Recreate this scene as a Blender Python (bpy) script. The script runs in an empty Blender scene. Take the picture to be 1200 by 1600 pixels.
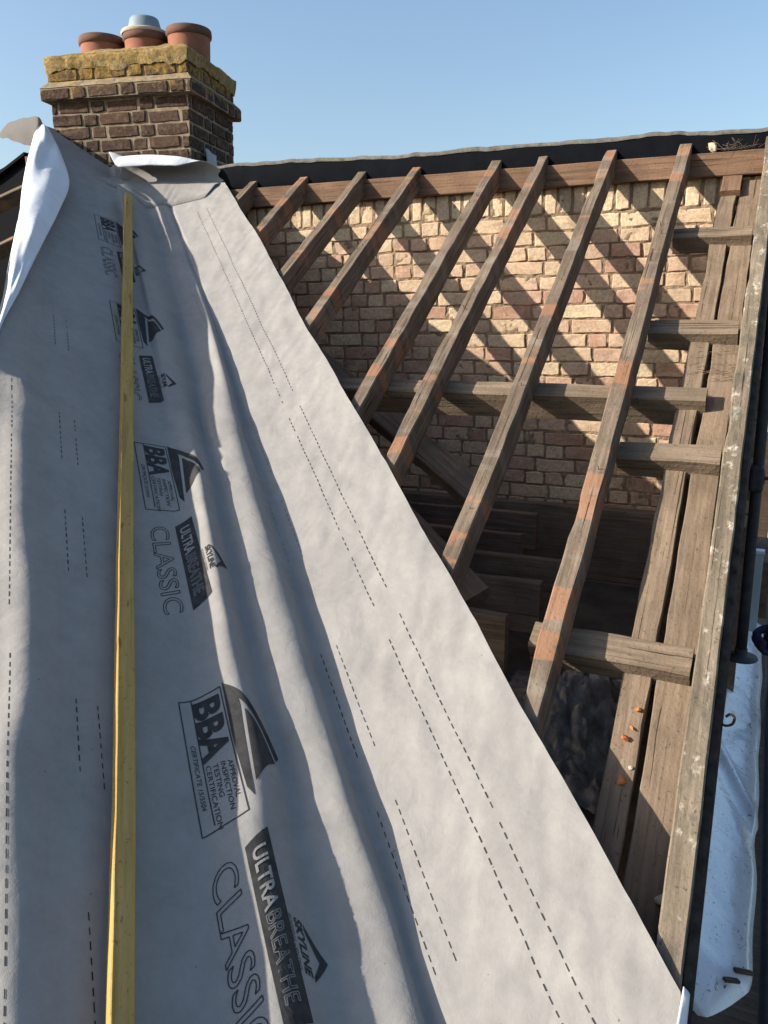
import bpy, bmesh, math, random
import numpy as np
from mathutils import Vector, Matrix, noise

# ------------------------------------------------------------------ camera, sky, sun, exposure
scene = bpy.context.scene
col = scene.collection
rnd = random.Random(7)

cd = bpy.data.cameras.new('camera')
cam = bpy.data.objects.new('camera', cd)
col.objects.link(cam)
cd.sensor_fit = 'VERTICAL'
cd.sensor_height = 24.0
cd.lens = 24.0 * 1303.2 / 1600.0
cd.clip_start = 0.05
cd.clip_end = 3000
CR = Vector((0.91025698, 0.41404088, 0.00154119))
CU = Vector((-0.08736186, 0.1884214, 0.97819491))
CF = Vector((-0.40472229, 0.89054339, -0.20768328))
cam.matrix_world = Matrix((CR, CU, -CF)).transposed().to_4x4()
scene.camera = cam

SUN = Vector((1.4, 1.0, -0.863)).normalized()           # travel direction of the light
elev = math.asin(-SUN.z)
world = bpy.data.worlds.new('World')
scene.world = world
world.use_nodes = True
wn = world.node_tree
bg = wn.nodes['Background']
sky = wn.nodes.new('ShaderNodeTexSky')
sky.sky_type = 'NISHITA'
sky.sun_disc = False
sky.sun_elevation = elev
sky.sun_rotation = math.atan2(-SUN.x, -SUN.y)
sky.altitude = 50
sky.air_density = 1.25
sky.dust_density = 2.2
sky.ozone_density = 2.6
wn.links.new(sky.outputs[0], bg.inputs[0])
bg.inputs[1].default_value = 0.112
sl = bpy.data.lights.new('sun', 'SUN')
sl.energy = 5.0
sl.angle = math.radians(0.55)
sl.color = (1.0, 0.925, 0.80)
so = bpy.data.objects.new('sun', sl)
col.objects.link(so)
so.rotation_euler = SUN.to_track_quat('-Z', 'Y').to_euler()
scene.view_settings.view_transform = 'Standard'
scene.view_settings.look = 'None'
scene.view_settings.gamma = 1
scene.view_settings.exposure = 0.9

# ------------------------------------------------------------------ roof geometry (metres, camera at the origin)
TH = math.radians(34.3596)
K = math.tan(TH)
CT, ST = math.cos(TH), math.sin(TH)
C0 = 0.905 - K * 4.5                                    # roof slope: z = K*y + C0
YW = 4.5                                                # face of the brick wall under the ridge
SN = Vector((0, -ST, CT))                               # slope normal
SD = Vector((0, CT, ST))                                # up the slope


def slope_pt(x, y, d=0.0):
    """point of the slope above plan (x, y of the top surface), sunk by d along the normal"""
    return Vector((x, y, K * y + C0)) - SN * d


# ------------------------------------------------------------------ materials
def new_mat(name):
    m = bpy.data.materials.new(name)
    m.use_nodes = True
    nt = m.node_tree
    b = nt.nodes['Principled BSDF']
    return m, nt, b


def nd(nt, t, **kw):
    n = nt.nodes.new(t)
    for k_, v in kw.items():
        setattr(n, k_, v)
    return n


def ramp(nt, fac, stops, interp='LINEAR'):
    r = nd(nt, 'ShaderNodeValToRGB')
    r.color_ramp.interpolation = interp
    e = r.color_ramp.elements
    while len(e) < len(stops):
        e.new(0.5)
    for i, (p, c) in enumerate(stops):
        e[i].position = p
        e[i].color = (c[0], c[1], c[2], 1) if hasattr(c, '__len__') else (c, c, c, 1)
    nt.links.new(fac, r.inputs[0])
    return r.outputs[0]


def coords(nt, scale=(1, 1, 1), rand=True, out='Object'):
    tc = nd(nt, 'ShaderNodeTexCoord')
    mp = nd(nt, 'ShaderNodeMapping')
    mp.inputs['Scale'].default_value = scale
    nt.links.new(tc.outputs[out], mp.inputs[0])
    if rand:
        oi = nd(nt, 'ShaderNodeObjectInfo')
        mul = nd(nt, 'ShaderNodeMath', operation='MULTIPLY')
        mul.inputs[1].default_value = 37.0
        nt.links.new(oi.outputs['Random'], mul.inputs[0])
        cb = nd(nt, 'ShaderNodeCombineXYZ')
        for i in range(3):
            nt.links.new(mul.outputs[0], cb.inputs[i])
        nt.links.new(cb.outputs[0], mp.inputs['Location'])
    return mp.outputs[0]


def tex(nt, vec, scale, detail=6, rough=0.6, kind='noise', dist=0.0):
    n = nd(nt, 'ShaderNodeTexNoise')
    n.inputs['Scale'].default_value = scale
    n.inputs['Detail'].default_value = detail
    n.inputs['Roughness'].default_value = rough
    n.inputs['Distortion'].default_value = dist
    nt.links.new(vec, n.inputs['Vector'])
    return n.outputs['Fac']


def mix(nt, fac, a, b, blend='MIX'):
    m = nd(nt, 'ShaderNodeMix', data_type='RGBA', blend_type=blend)
    if hasattr(fac, 'links') or hasattr(fac, 'is_linked'):
        nt.links.new(fac, m.inputs['Factor'])
    else:
        m.inputs['Factor'].default_value = fac
    for v, s in ((a, 'A'), (b, 'B')):
        i = [q for q in m.inputs if q.name == s and q.type == 'RGBA'][0]
        if isinstance(v, tuple):
            i.default_value = (v[0], v[1], v[2], 1)
        else:
            nt.links.new(v, i)
    return [q for q in m.outputs if q.type == 'RGBA'][0]


def bump(nt, b, h, strength=0.3, dist=0.01, prev=None):
    n = nd(nt, 'ShaderNodeBump')
    n.inputs['Strength'].default_value = strength
    n.inputs['Distance'].default_value = dist
    nt.links.new(h, n.inputs['Height'])
    if prev is not None:
        nt.links.new(prev, n.inputs['Normal'])
    nt.links.new(n.outputs[0], b.inputs['Normal'])
    return n.outputs[0]


def wood(name, dark, mid, light, band=0.0, rough=0.85, patch=(0.36, 0.155, 0.075), grime=0.5, mott=0.0, crack=0.85, knots=False):
    m, nt, b = new_mat(name)
    v = coords(nt, (1, 1, 1))
    vs = coords(nt, (1.6, 34, 34))
    g = tex(nt, vs, 2.0, 8, 0.62, dist=0.35)
    c = ramp(nt, g, [(0.28, dark), (0.5, mid), (0.74, light)])
    big = tex(nt, v, 5.0, 5, 0.6)
    c = mix(nt, ramp(nt, big, [(0.36, grime), (0.62, 0.0)]), c, tuple(q * 0.45 for q in mid))
    if band:
        # old batten lines: short pale and rusty bands that cross the timber
        vb = coords(nt, (1, 0.25, 0.25))
        bn = tex(nt, vb, 7.0, 2, 0.5)
        bn_ = mix(nt, 0.16, ramp(nt, bn, [(0.0, 0.0), (1.0, 1.0)]), ramp(nt, tex(nt, v, 45.0, 6, 0.75), [(0.0, 0.0), (1.0, 1.0)]))
        f = ramp(nt, bn_, [(0.56, 0.0), (0.585, band)])
        c = mix(nt, f, c, patch)
        bn2 = tex(nt, vb, 10.0, 3, 0.5, dist=0.2)
        f2 = ramp(nt, bn2, [(0.56, 0.0), (0.64, band * 0.8)])
        c = mix(nt, f2, c, (0.23, 0.20, 0.165))
    if mott:
        w2 = coords(nt, (0.6, 1, 1))
        mo = tex(nt, w2, 26.0, 6, 0.7)
        c = mix(nt, ramp(nt, mo, [(0.56, 0.0), (0.66, mott)]), c, (0.45, 0.41, 0.34))
        mo2 = tex(nt, w2, 14.0, 6, 0.7)
        c = mix(nt, ramp(nt, mo2, [(0.5, 0.0), (0.62, mott * 0.75)]), c, (0.07, 0.066, 0.05))
    sp = tex(nt, v, 90.0, 3, 0.6)
    c = mix(nt, ramp(nt, sp, [(0.62, 0.0), (0.7, 0.55)]), c, tuple(q * 0.3 for q in dark))
    vc = coords(nt, (0.4, 42, 42))
    ck = tex(nt, vc, 3.2, 3, 0.5, dist=0.25)
    ckf = ramp(nt, ck, [(0.655, 0.0), (0.68, crack)])
    c = mix(nt, ckf, c, tuple(q * 0.18 for q in dark))
    if knots:
        vk_ = coords(nt, (2.0, 11.0, 11.0))
        kn = tex(nt, vk_, 4.3, 1, 0.4)
        c = mix(nt, ramp(nt, kn, [(0.695, 0.0), (0.735, 0.75)]), c, (0.17, 0.09, 0.03))
        st_ = tex(nt, coords(nt, (0.8, 2, 2)), 3.0, 6, 0.7)
        c = mix(nt, ramp(nt, st_, [(0.5, 0.0), (0.72, 0.4)]), c, (0.22, 0.165, 0.055))
    nt.links.new(c, b.inputs['Base Color'])
    b.inputs['Roughness'].default_value = rough
    b.inputs['Specular IOR Level'].default_value = 0.15
    h = mix(nt, 0.5, ramp(nt, g, [(0.2, 0.0), (0.8, 1.0)]), ramp(nt, sp, [(0.2, 0.0), (0.8, 1.0)]))
    bump(nt, b, h, 0.45, 0.006)
    return m


def plain(name, c, rough=0.7, var=0.25, scale=8.0, spec=0.3, bstr=0.2, metal=0.0):
    m, nt, b = new_mat(name)
    v = coords(nt)
    n = tex(nt, v, scale, 6, 0.65)
    cc = ramp(nt, n, [(0.3, tuple(q * (1 - var) for q in c)), (0.7, tuple(min(1, q * (1 + var)) for q in c))])
    nt.links.new(cc, b.inputs['Base Color'])
    b.inputs['Roughness'].default_value = rough
    b.inputs['Specular IOR Level'].default_value = spec
    b.inputs['Metallic'].default_value = metal
    if bstr:
        n2 = tex(nt, v, scale * 5, 6, 0.65)
        bump(nt, b, n2, bstr, 0.004)
    return m


def brick_mat(name, stops, soot=0.35, bscale=60.0, stain=None, pale=0.5):
    """fired clay: tone comes from each brick's own attribute"""
    m, nt, b = new_mat(name)
    a = nd(nt, 'ShaderNodeAttribute', attribute_name='tone')
    c = ramp(nt, a.outputs['Fac'], stops)
    v = coords(nt, rand=False)
    n = tex(nt, v, bscale, 6, 0.7)
    c = mix(nt, ramp(nt, n, [(0.35, 0.45), (0.6, 0.0)]), c, (0.16, 0.10, 0.065))
    n1 = tex(nt, v, 22.0, 5, 0.65)
    c = mix(nt, ramp(nt, n1, [(0.5, 0.0), (0.72, pale)]), c, (0.55, 0.45, 0.33))
    n3 = tex(nt, v, 7.0, 7, 0.72)
    c = mix(nt, ramp(nt, n3, [(0.48, 0.0), (0.70, soot)]), c, (0.07, 0.05, 0.04))
    if stain:
        c = stain(nt, v, c)
    nt.links.new(c, b.inputs['Base Color'])
    b.inputs['Roughness'].default_value = 0.9
    b.inputs['Specular IOR Level'].default_value = 0.1
    n2 = tex(nt, v, 120.0, 6, 0.7)
    bump(nt, b, mix(nt, 0.5, ramp(nt, n2, [(0.2, 0.0), (0.8, 1.0)]), ramp(nt, n1, [(0.2, 0.0), (0.8, 1.0)])), 0.7, 0.006)
    return m


def lichen(nt, v, c):
    """yellow crust, thick on the crown of the stack and fading out below the oversailing course"""
    tc = nd(nt, 'ShaderNodeTexCoord')
    sp = nd(nt, 'ShaderNodeSeparateXYZ')
    nt.links.new(tc.outputs['Object'], sp.inputs[0])
    mr = nd(nt, 'ShaderNodeMapRange')
    mr.inputs['From Min'].default_value = 1.36
    mr.inputs['From Max'].default_value = 1.66
    mr.inputs['To Min'].default_value = -0.13
    mr.inputs['To Max'].default_value = 0.145
    nt.links.new(sp.outputs['Z'], mr.inputs[0])
    n = tex(nt, v, 13.0, 10, 0.82)
    ad = nd(nt, 'ShaderNodeMath', operation='ADD')
    nt.links.new(n, ad.inputs[0])
    nt.links.new(mr.outputs[0], ad.inputs[1])
    col_ = ramp(nt, tex(nt, v, 38.0, 5, 0.7), [(0.3, (0.06, 0.045, 0.025)), (0.45, (0.19, 0.12, 0.03)), (0.58, (0.29, 0.185, 0.042)), (0.72, (0.32, 0.28, 0.185))])
    return mix(nt, ramp(nt, ad.outputs[0], [(0.50, 0.0), (0.60, 0.92)]), c, col_)


def fabric(name, lo, hi, rough=0.85, sheen=False):
    m, nt, b = new_mat(name)
    v = coords(nt, rand=False)
    n = tex(nt, v, 5.5, 6, 0.7)
    n2 = tex(nt, v, 26.0, 7, 0.75)
    f = mix(nt, 0.5, ramp(nt, n, [(0.36, 0.0), (0.64, 1.0)]), ramp(nt, n2, [(0.3, 0.0), (0.7, 1.0)]))
    c = mix(nt, f, lo, hi)
    nt.links.new(c, b.inputs['Base Color'])
    b.inputs['Roughness'].default_value = rough
    b.inputs['Specular IOR Level'].default_value = 0.25
    # dirt flecks and smudges
    fl = tex(nt, v, 75.0, 3, 0.55)
    c = mix(nt, ramp(nt, fl, [(0.735, 0.0), (0.765, 0.7)]), c, (0.09, 0.08, 0.07))
    sm_ = tex(nt, v, 2.6, 7, 0.75, dist=0.8)
    c = mix(nt, ramp(nt, sm_, [(0.55, 0.0), (0.75, 0.30)]), c, tuple(q * 0.55 for q in lo))
    nt.links.new(c, b.inputs['Base Color'])
    n3 = tex(nt, v, 300.0, 3, 0.7)
    bb = bump(nt, b, n3, 0.28, 0.002)
    n4 = tex(nt, v, 16.0, 4, 0.55, dist=0.6)
    bb = bump(nt, b, n4, 0.22, 0.012, prev=bb)
    n5 = tex(nt, v, 5.0, 3, 0.5, dist=1.0)
    bump(nt, b, n5, 0.30, 0.02, prev=bb)
    return m


M = {}
M['rafter'] = wood('rafter_wood', (0.068, 0.051, 0.037), (0.152, 0.115, 0.084), (0.242, 0.19, 0.143), band=0.40, grime=0.5)
M['old'] = wood('old_timber', (0.10, 0.074, 0.052), (0.19, 0.142, 0.102), (0.265, 0.205, 0.15), grime=0.5)
M['plank'] = wood('dusty_plank', (0.11, 0.08, 0.055), (0.19, 0.138, 0.096), (0.255, 0.19, 0.135), grime=0.55)
M['edge'] = wood('edge_rafter', (0.085, 0.066, 0.048), (0.18, 0.143, 0.103), (0.26, 0.21, 0.155), grime=0.4, mott=0.8)
M['red'] = wood('red_timber', (0.095, 0.055, 0.036), (0.175, 0.105, 0.068), (0.24, 0.15, 0.10), grime=0.45)
M['darkwood'] = wood('dark_timber', (0.095, 0.07, 0.053), (0.165, 0.123, 0.092), (0.235, 0.18, 0.135))
M['batten'] = wood('treated_softwood', (0.29, 0.185, 0.055), (0.385, 0.26, 0.085), (0.46, 0.32, 0.12), grime=0.15, crack=0.3, knots=True)
M['felt'] = plain('black_felt', (0.0036, 0.0044, 0.0068), 0.85, 0.3, 14.0, 0.06, 0.3)
M['tar'] = plain('tarred_board', (0.034, 0.028, 0.023), 0.85, 0.7, 20.0, 0.12, 0.4)
M['feltedge'] = plain('sunlit_weathered_felt_edge', (0.11, 0.105, 0.095), 0.85, 0.5, 22.0, 0.2, 0.5)  # felt paled for the grazing sun on it, with some lichen grey
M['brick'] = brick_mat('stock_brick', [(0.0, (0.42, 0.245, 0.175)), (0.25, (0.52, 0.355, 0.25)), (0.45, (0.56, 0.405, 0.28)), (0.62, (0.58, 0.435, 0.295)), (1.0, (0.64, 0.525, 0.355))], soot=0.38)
M['mortar'] = plain('lime_mortar', (0.235, 0.168, 0.112), 0.95, 0.35, 30.0, 0.1, 0.9)
M['cbrick'] = brick_mat('chimney_brick', [(0.0, (0.022, 0.015, 0.0135)), (0.5, (0.038, 0.024, 0.0195)), (1.0, (0.065, 0.038, 0.028))], soot=0.35, pale=0.14, stain=lichen)
mm, nt_, b_ = new_mat('chimney_mortar')
v_ = coords(nt_, rand=False)
c_ = lichen(nt_, v_, ramp(nt_, tex(nt_, v_, 26.0, 6, 0.7), [(0.3, (0.10, 0.076, 0.05)), (0.7, (0.31, 0.24, 0.155))]))
nt_.links.new(c_, b_.inputs['Base Color'])
b_.inputs['Roughness'].default_value = 0.95
bump(nt_, b_, tex(nt_, v_, 60.0, 6, 0.7), 0.6, 0.006)
M['cmortar'] = mm
mm, nt_, b_ = new_mat('flaunching_mortar')
v_ = coords(nt_, rand=False)
c_ = lichen(nt_, v_, ramp(nt_, tex(nt_, v_, 20.0, 6, 0.7), [(0.3, (0.2, 0.15, 0.09)), (0.7, (0.42, 0.34, 0.23))]))
nt_.links.new(c_, b_.inputs['Base Color'])
b_.inputs['Roughness'].default_value = 0.95
bump(nt_, b_, tex(nt_, v_, 50.0, 6, 0.7), 0.8, 0.01)
M['flaunch'] = mm
M['pot'] = plain('terracotta', (0.25, 0.105, 0.066), 0.8, 0.22, 7.0, 0.2, 0.25)
M['pot_rim'] = plain('sooty_terracotta', (0.125, 0.068, 0.05), 0.85, 0.3, 9.0, 0.2, 0.25)
M['cowl'] = plain('blue_grey_cowl', (0.17, 0.225, 0.265), 0.6, 0.08, 6.0, 0.3, 0.05)
M['cream'] = plain('cream_ring', (0.40, 0.32, 0.255), 0.8, 0.15, 9.0, 0.2, 0.2)
M['membrane'] = fabric('membrane_grey', (0.217, 0.206, 0.195), (0.288, 0.273, 0.258))
M['white'] = fabric('membrane_white', (0.56, 0.58, 0.61), (0.64, 0.66, 0.69), rough=0.5)
M['ink'] = plain('printing_ink', (0.034, 0.033, 0.033), 0.8, 0.4, 30.0, 0.2, 0.0)
M['inkpale'] = plain('thin_printing_ink', (0.145, 0.14, 0.134), 0.8, 0.25, 40.0, 0.2, 0.0)
M['steel'] = plain('dark_scaffold_steel', (0.035, 0.036, 0.038), 0.6, 0.4, 25.0, 0.4, 0.3)
M['rust'] = plain('rusty_wire', (0.05, 0.03, 0.02), 0.9, 0.5, 60.0, 0.2, 0.4)
M['chip'] = plain('orange_brick_chip', (0.52, 0.17, 0.06), 0.9, 0.25, 60.0, 0.1, 0.5)
M['stone'] = plain('pale_mortar_lump', (0.45, 0.38, 0.28), 0.95, 0.3, 40.0, 0.1, 0.6)
M['soil'] = plain('garden_earth', (0.055, 0.045, 0.035), 0.95, 0.5, 1.5, 0.1, 0.5)
M['plaster'] = plain('dusty_ceiling', (0.065, 0.056, 0.048), 0.95, 0.4, 5.0, 0.1, 0.4)
M['dust'] = plain('grey_insulation', (0.16, 0.145, 0.13), 0.95, 0.5, 14.0, 0.1, 0.8)
M['skin'] = plain('skin', (0.60, 0.36, 0.25), 0.55, 0.08, 12.0, 0.35, 0.05)
M['navy'] = plain('navy_cloth', (0.018, 0.02, 0.05), 0.8, 0.25, 30.0, 0.2, 0.2)
M['hair'] = plain('brown_hair', (0.05, 0.03, 0.02), 0.7, 0.3, 60.0, 0.3, 0.3)
M['render'] = plain('tan_render', (0.50, 0.38, 0.27), 0.9, 0.12, 3.0, 0.1, 0.3)
M['rooftile'] = plain('red_tile', (0.30, 0.11, 0.075), 0.9, 0.3, 9.0, 0.1, 0.4)
M['glass'] = plain('dark_glass', (0.03, 0.035, 0.04), 0.1, 0.1, 3.0, 0.6, 0.0)
M['upvc'] = plain('white_plastic_frame', (0.6, 0.62, 0.64), 0.5, 0.1, 6.0, 0.4, 0.0)
M['panel'] = plain('grey_white_board', (0.36, 0.41, 0.44), 0.6, 0.12, 4.0, 0.3, 0.1)
M['blue'] = plain('blue_plastic', (0.02, 0.04, 0.30), 0.5, 0.15, 8.0, 0.4, 0.0)
M['fence'] = wood('fence_wood', (0.03, 0.022, 0.016), (0.06, 0.043, 0.03), (0.09, 0.065, 0.045))

M['thin'] = M['membrane'].copy()
M['thin'].name = 'thin_membrane'
nt_ = M['thin'].node_tree
tr = nd(nt_, 'ShaderNodeBsdfTranslucent')
tr.inputs[0].default_value = (0.27, 0.255, 0.24, 1)
ms = nd(nt_, 'ShaderNodeMixShader')
ms.inputs[0].default_value = 0.4
ou = [q for q in nt_.nodes if q.type == 'OUTPUT_MATERIAL'][0]
nt_.links.new(nt_.nodes['Principled BSDF'].outputs[0], ms.inputs[1])
nt_.links.new(tr.outputs[0], ms.inputs[2])
nt_.links.new(ms.outputs[0], ou.inputs[0])

# white sheeting that carries dirt and twig marks
mm, nt_, b_ = new_mat('dirty_white_sheet')
v_ = coords(nt_, (1.0, 1.0, 1.0), rand=False)
vk = coords(nt_, (2.2, 1.0, 1.0), rand=False)
c_ = ramp(nt_, tex(nt_, v_, 6.0, 5, 0.6), [(0.3, (0.88, 0.90, 0.93)), (0.7, (0.94, 0.95, 0.96))])
c_ = mix(nt_, ramp(nt_, tex(nt_, vk, 26.0, 7, 0.75, dist=0.8), [(0.60, 0.0), (0.635, 0.95)]), c_, (0.05, 0.05, 0.05))
c_ = mix(nt_, ramp(nt_, tex(nt_, v_, 60.0, 4, 0.7), [(0.64, 0.0), (0.68, 0.8)]), c_, (0.06, 0.055, 0.05))
nt_.links.new(c_, b_.inputs['Base Color'])
b_.inputs['Roughness'].default_value = 0.22
b_.inputs['Specular IOR Level'].default_value = 1.0
bump(nt_, b_, tex(nt_, v_, 9.0, 4, 0.5, dist=0.5), 0.25, 0.03)
M['sheet'] = mm


# ------------------------------------------------------------------ object helpers
def tag(o, label=None, cat=None, group=None, kind=None):
    if label:
        o['label'] = label
    if cat:
        o['category'] = cat
    if group:
        o['group'] = group
    if kind:
        o['kind'] = kind
    return o


def link(name, me, mats, parent=None, smooth=False):
    o = bpy.data.objects.new(name, me)
    col.objects.link(o)
    if not isinstance(mats, (list, tuple)):
        mats = [mats]
    for m in mats:
        me.materials.append(m)
    if parent:
        o.parent = parent
    if smooth:
        for p in me.polygons:
            p.use_smooth = True
    return o


def from_bm(name, bm, mats, parent=None, smooth=False):
    me = bpy.data.meshes.new(name)
    bm.to_mesh(me)
    bm.free()
    return link(name, me, mats, parent, smooth)


def empty(name, loc=(0, 0, 0)):
    o = bpy.data.objects.new(name, None)
    col.objects.link(o)
    o.location = loc
    o.empty_display_size = 0.1
    return o


def box_bm(bm, lo, hi, mi=0, bev=0.0):
    b2 = bmesh.new()
    bmesh.ops.create_cube(b2, size=1.0)
    for v in b2.verts:
        v.co = Vector(((lo[i] + hi[i]) / 2 + v.co[i] * (hi[i] - lo[i]) for i in range(3)))
    if bev:
        bmesh.ops.bevel(b2, geom=list(b2.edges), offset=bev, segments=2, affect='EDGES', profile=0.5)
    for f in b2.faces:
        f.material_index = mi
    me = bpy.data.meshes.new('tmp')
    b2.to_mesh(me)
    b2.free()
    bm.from_mesh(me)
    bpy.data.meshes.remove(me)


def timber(name, a, b, w, d, up, mat, jit=0.0025, seg=None, bow=0.004, seed=0, parent=None, skew=0.0):
    """a sawn length of wood; a and b are the middle of its upper face at each end"""
    a, b = Vector(a), Vector(b)
    ax = (b - a)
    L = ax.length
    ax.normalize()
    up = Vector(up)
    sd = up.cross(ax).normalized()
    upn = ax.cross(sd).normalized()
    n = seg or max(3, int(L / 0.06))
    bm = bmesh.new()
    ch = min(w, d) * 0.07
    prof = [(-w / 2 + ch, 0), (w / 2 - ch, 0), (w / 2, -ch), (w / 2, -d + ch), (w / 2 - ch, -d), (-w / 2 + ch, -d), (-w / 2, -d + ch), (-w / 2, -ch)]
    rings = []
    for i in range(n + 1):
        t = i / n
        x = t * L
        ring = []
        ox = noise.noise((x * 1.3, seed * 3.1, 0.3)) * bow
        oz = noise.noise((x * 1.1, seed * 5.7, 8.3)) * bow * 0.5
        for j, (py, pz) in enumerate(prof):
            q = noise.noise((x * 7.0, py * 14 + seed * 11.3, pz * 14)) * jit
            q2 = noise.noise((x * 7.0 + 40, py * 14 + seed * 11.3, pz * 14)) * jit
            chip = 0.0
            if j in (1, 2):                                  # worn arris
                chip = max(0.0, noise.noise((x * 4.5, seed * 2.9, 3.3)) - 0.28) * 0.022
            xx = x + skew * py * (1 if i in (0, n) else 0)
            ring.append(bm.verts.new((xx, py + ox + q - chip, pz + oz * (1 if 0 < i < n else 0) + q2 - chip * 0.6)))
        rings.append(ring)
    for i in range(n):
        for j in range(8):
            bm.faces.new((rings[i][j], rings[i][(j + 1) % 8], rings[i + 1][(j + 1) % 8], rings[i + 1][j]))
    bm.faces.new(list(reversed(rings[0])))
    bm.faces.new(rings[n])
    bmesh.ops.recalc_face_normals(bm, faces=bm.faces)
    o = from_bm(name, bm, mat, parent)
    o.matrix_world = Matrix((ax, sd, upn)).transposed().to_4x4()
    o.location = a
    return o


def lathe_bm(bm, prof, cx, cy, seg=40, mi=0):
    rings = []
    for r, z in prof:
        rings.append([bm.verts.new((cx + r * math.cos(2 * math.pi * i / seg), cy + r * math.sin(2 * math.pi * i / seg), z)) for i in range(seg)])
    for a, b in zip(rings, rings[1:]):
        for i in range(seg):
            f = bm.faces.new((a[i], a[(i + 1) % seg], b[(i + 1) % seg], b[i]))
            f.material_index = mi
            f.smooth = True


def tube_bm(bm, pts, r, seg=12):
    pts = [Vector(p) for p in pts]
    rings = []
    prev = None
    for i, p in enumerate(pts):
        t = (pts[min(i + 1, len(pts) - 1)] - pts[max(i - 1, 0)]).normalized()
        if prev is None:
            s = t.orthogonal().normalized()
        else:
            s = (prev - t * prev.dot(t)).normalized()
        prev = s
        u = t.cross(s)
        rings.append([bm.verts.new(p + (s * math.cos(2 * math.pi * j / seg) + u * math.sin(2 * math.pi * j / seg)) * r) for j in range(seg)])
    for a, b in zip(rings, rings[1:]):
        for j in range(seg):
            f = bm.faces.new((a[j], a[(j + 1) % seg], b[(j + 1) % seg], b[j]))
            f.smooth = True
    bm.faces.new(list(reversed(rings[0])))
    bm.faces.new(rings[-1])


# ------------------------------------------------------------------ brickwork: real bricks standing proud of a mortar bed
def brick_unit(bm, lay, o, u, n, x0, x1, z0, z1, depth, tone, j=0.003, inset=0.004):
    up = Vector((0, 0, 1))

    def P(x, z, q):
        return o + u * x + up * z + n * q
    out = rnd.uniform(-0.003, 0.004)
    g = lambda: rnd.uniform(-j, j)
    cx, cz = (x0 + x1) / 2, (z0 + z1) / 2
    # outline with broken corners
    pts = []
    nn = 3
    for i in range(nn):
        pts.append((x0 + (x1 - x0) * (i + 0.06) / nn, z0))
    for i in range(2):
        pts.append((x1, z0 + (z1 - z0) * (i + 0.07) / 2))
    for i in range(nn):
        pts.append((x1 - (x1 - x0) * (i + 0.06) / nn, z1))
    for i in range(2):
        pts.append((x0, z1 - (z1 - z0) * (i + 0.07) / 2))
    pts = [(x + g(), z + g()) for x, z in pts]
    back = [bm.verts.new(P(x, z, -depth)) for x, z in pts]
    mid = [bm.verts.new(P(x, z, out - inset * 0.8 + g() * 0.3)) for x, z in pts]
    fr = [bm.verts.new(P(x + (cx - x) * inset / (abs(x1 - x0) / 2), z + (cz - z) * inset / ((z1 - z0) / 2), out + g() * 0.5)) for x, z in pts]
    fs = []
    m = len(pts)
    for a, b in ((back, mid), (mid, fr)):
        for i in range(m):
            fs.append(bm.faces.new((a[i], a[(i + 1) % m], b[(i + 1) % m], b[i])))
    c = bm.verts.new(P(cx, cz, out + g() * 0.6))
    for i in range(m):
        fs.append(bm.faces.new((fr[i], fr[(i + 1) % m], c)))
    for f in fs:
        f.material_index = 0
        for lp in f.loops:
            lp[lay] = (tone, tone, tone, 1)


def brick_rows(bm, lay, o, u, n, width, z0, rows, h=0.075, joint=0.011, bond='mixed', tones=lambda r, i: rnd.random(), j=0.003, depth=0.02):
    for r in range(rows):
        x = -rnd.choice((0.0, 0.055, 0.11, 0.165)) if bond == 'mixed' else (-0.056 * (r % 2))
        i = 0
        while x < width - 0.02:
            if bond == 'mixed':
                L = rnd.choice((0.102, 0.102, 0.215, 0.215, 0.215, 0.15))
            else:
                L = 0.102 if (i + r) % 2 else 0.215
            a, b = max(0, x), min(width, x + L)
            if b - a > 0.03:
                dz = rnd.uniform(-0.003, 0.003)
                brick_unit(bm, lay, o, u, n, a + joint / 2, b - joint / 2, z0 + r * h + joint / 2 + dz, z0 + (r + 1) * h - joint / 2 + dz, depth, tones(r, i), j)
            x += L + joint * 0.6
            i += 1


# ================================================================== THE SETTING
bm = bmesh.new()
bmesh.ops.create_grid(bm, x_segments=60, y_segments=60, size=900)
for v in bm.verts:
    v.co.z = -6.6
tag(from_bm('ground', bm, M['soil']), kind='structure')

bm = bmesh.new()
box_bm(bm, (-3.6, 1.45, -1.40), (-0.10, 4.5, -1.30))
tag(from_bm('attic_floor', bm, M['plaster']), kind='structure')

# ------------------------------------------------------------------ brick wall under the ridge
wall = empty('brick_wall', (-1.7, YW, -1.2))
tag(wall, 'buff brick wall below the ridge, striped with rafter shadows', 'wall')
bm = bmesh.new()
lay = bm.loops.layers.float_color.new('tone')
ox = -3.5
o_, u_, n_ = Vector((ox, YW, 0)), Vector((1, 0, 0)), Vector((0, -1, 0))
W_ = 3.48
# brick-on-edge course right below the plate
x = 0.0
while x < W_:
    w = rnd.uniform(0.062, 0.082)
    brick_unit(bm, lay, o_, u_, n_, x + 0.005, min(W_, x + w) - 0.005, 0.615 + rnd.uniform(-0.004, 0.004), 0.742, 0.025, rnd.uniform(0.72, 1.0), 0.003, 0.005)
    x += w + 0.004


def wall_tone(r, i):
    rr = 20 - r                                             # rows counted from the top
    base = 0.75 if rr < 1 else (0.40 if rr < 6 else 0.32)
    return min(1, max(0, rnd.gauss(base, 0.24)))


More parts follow.
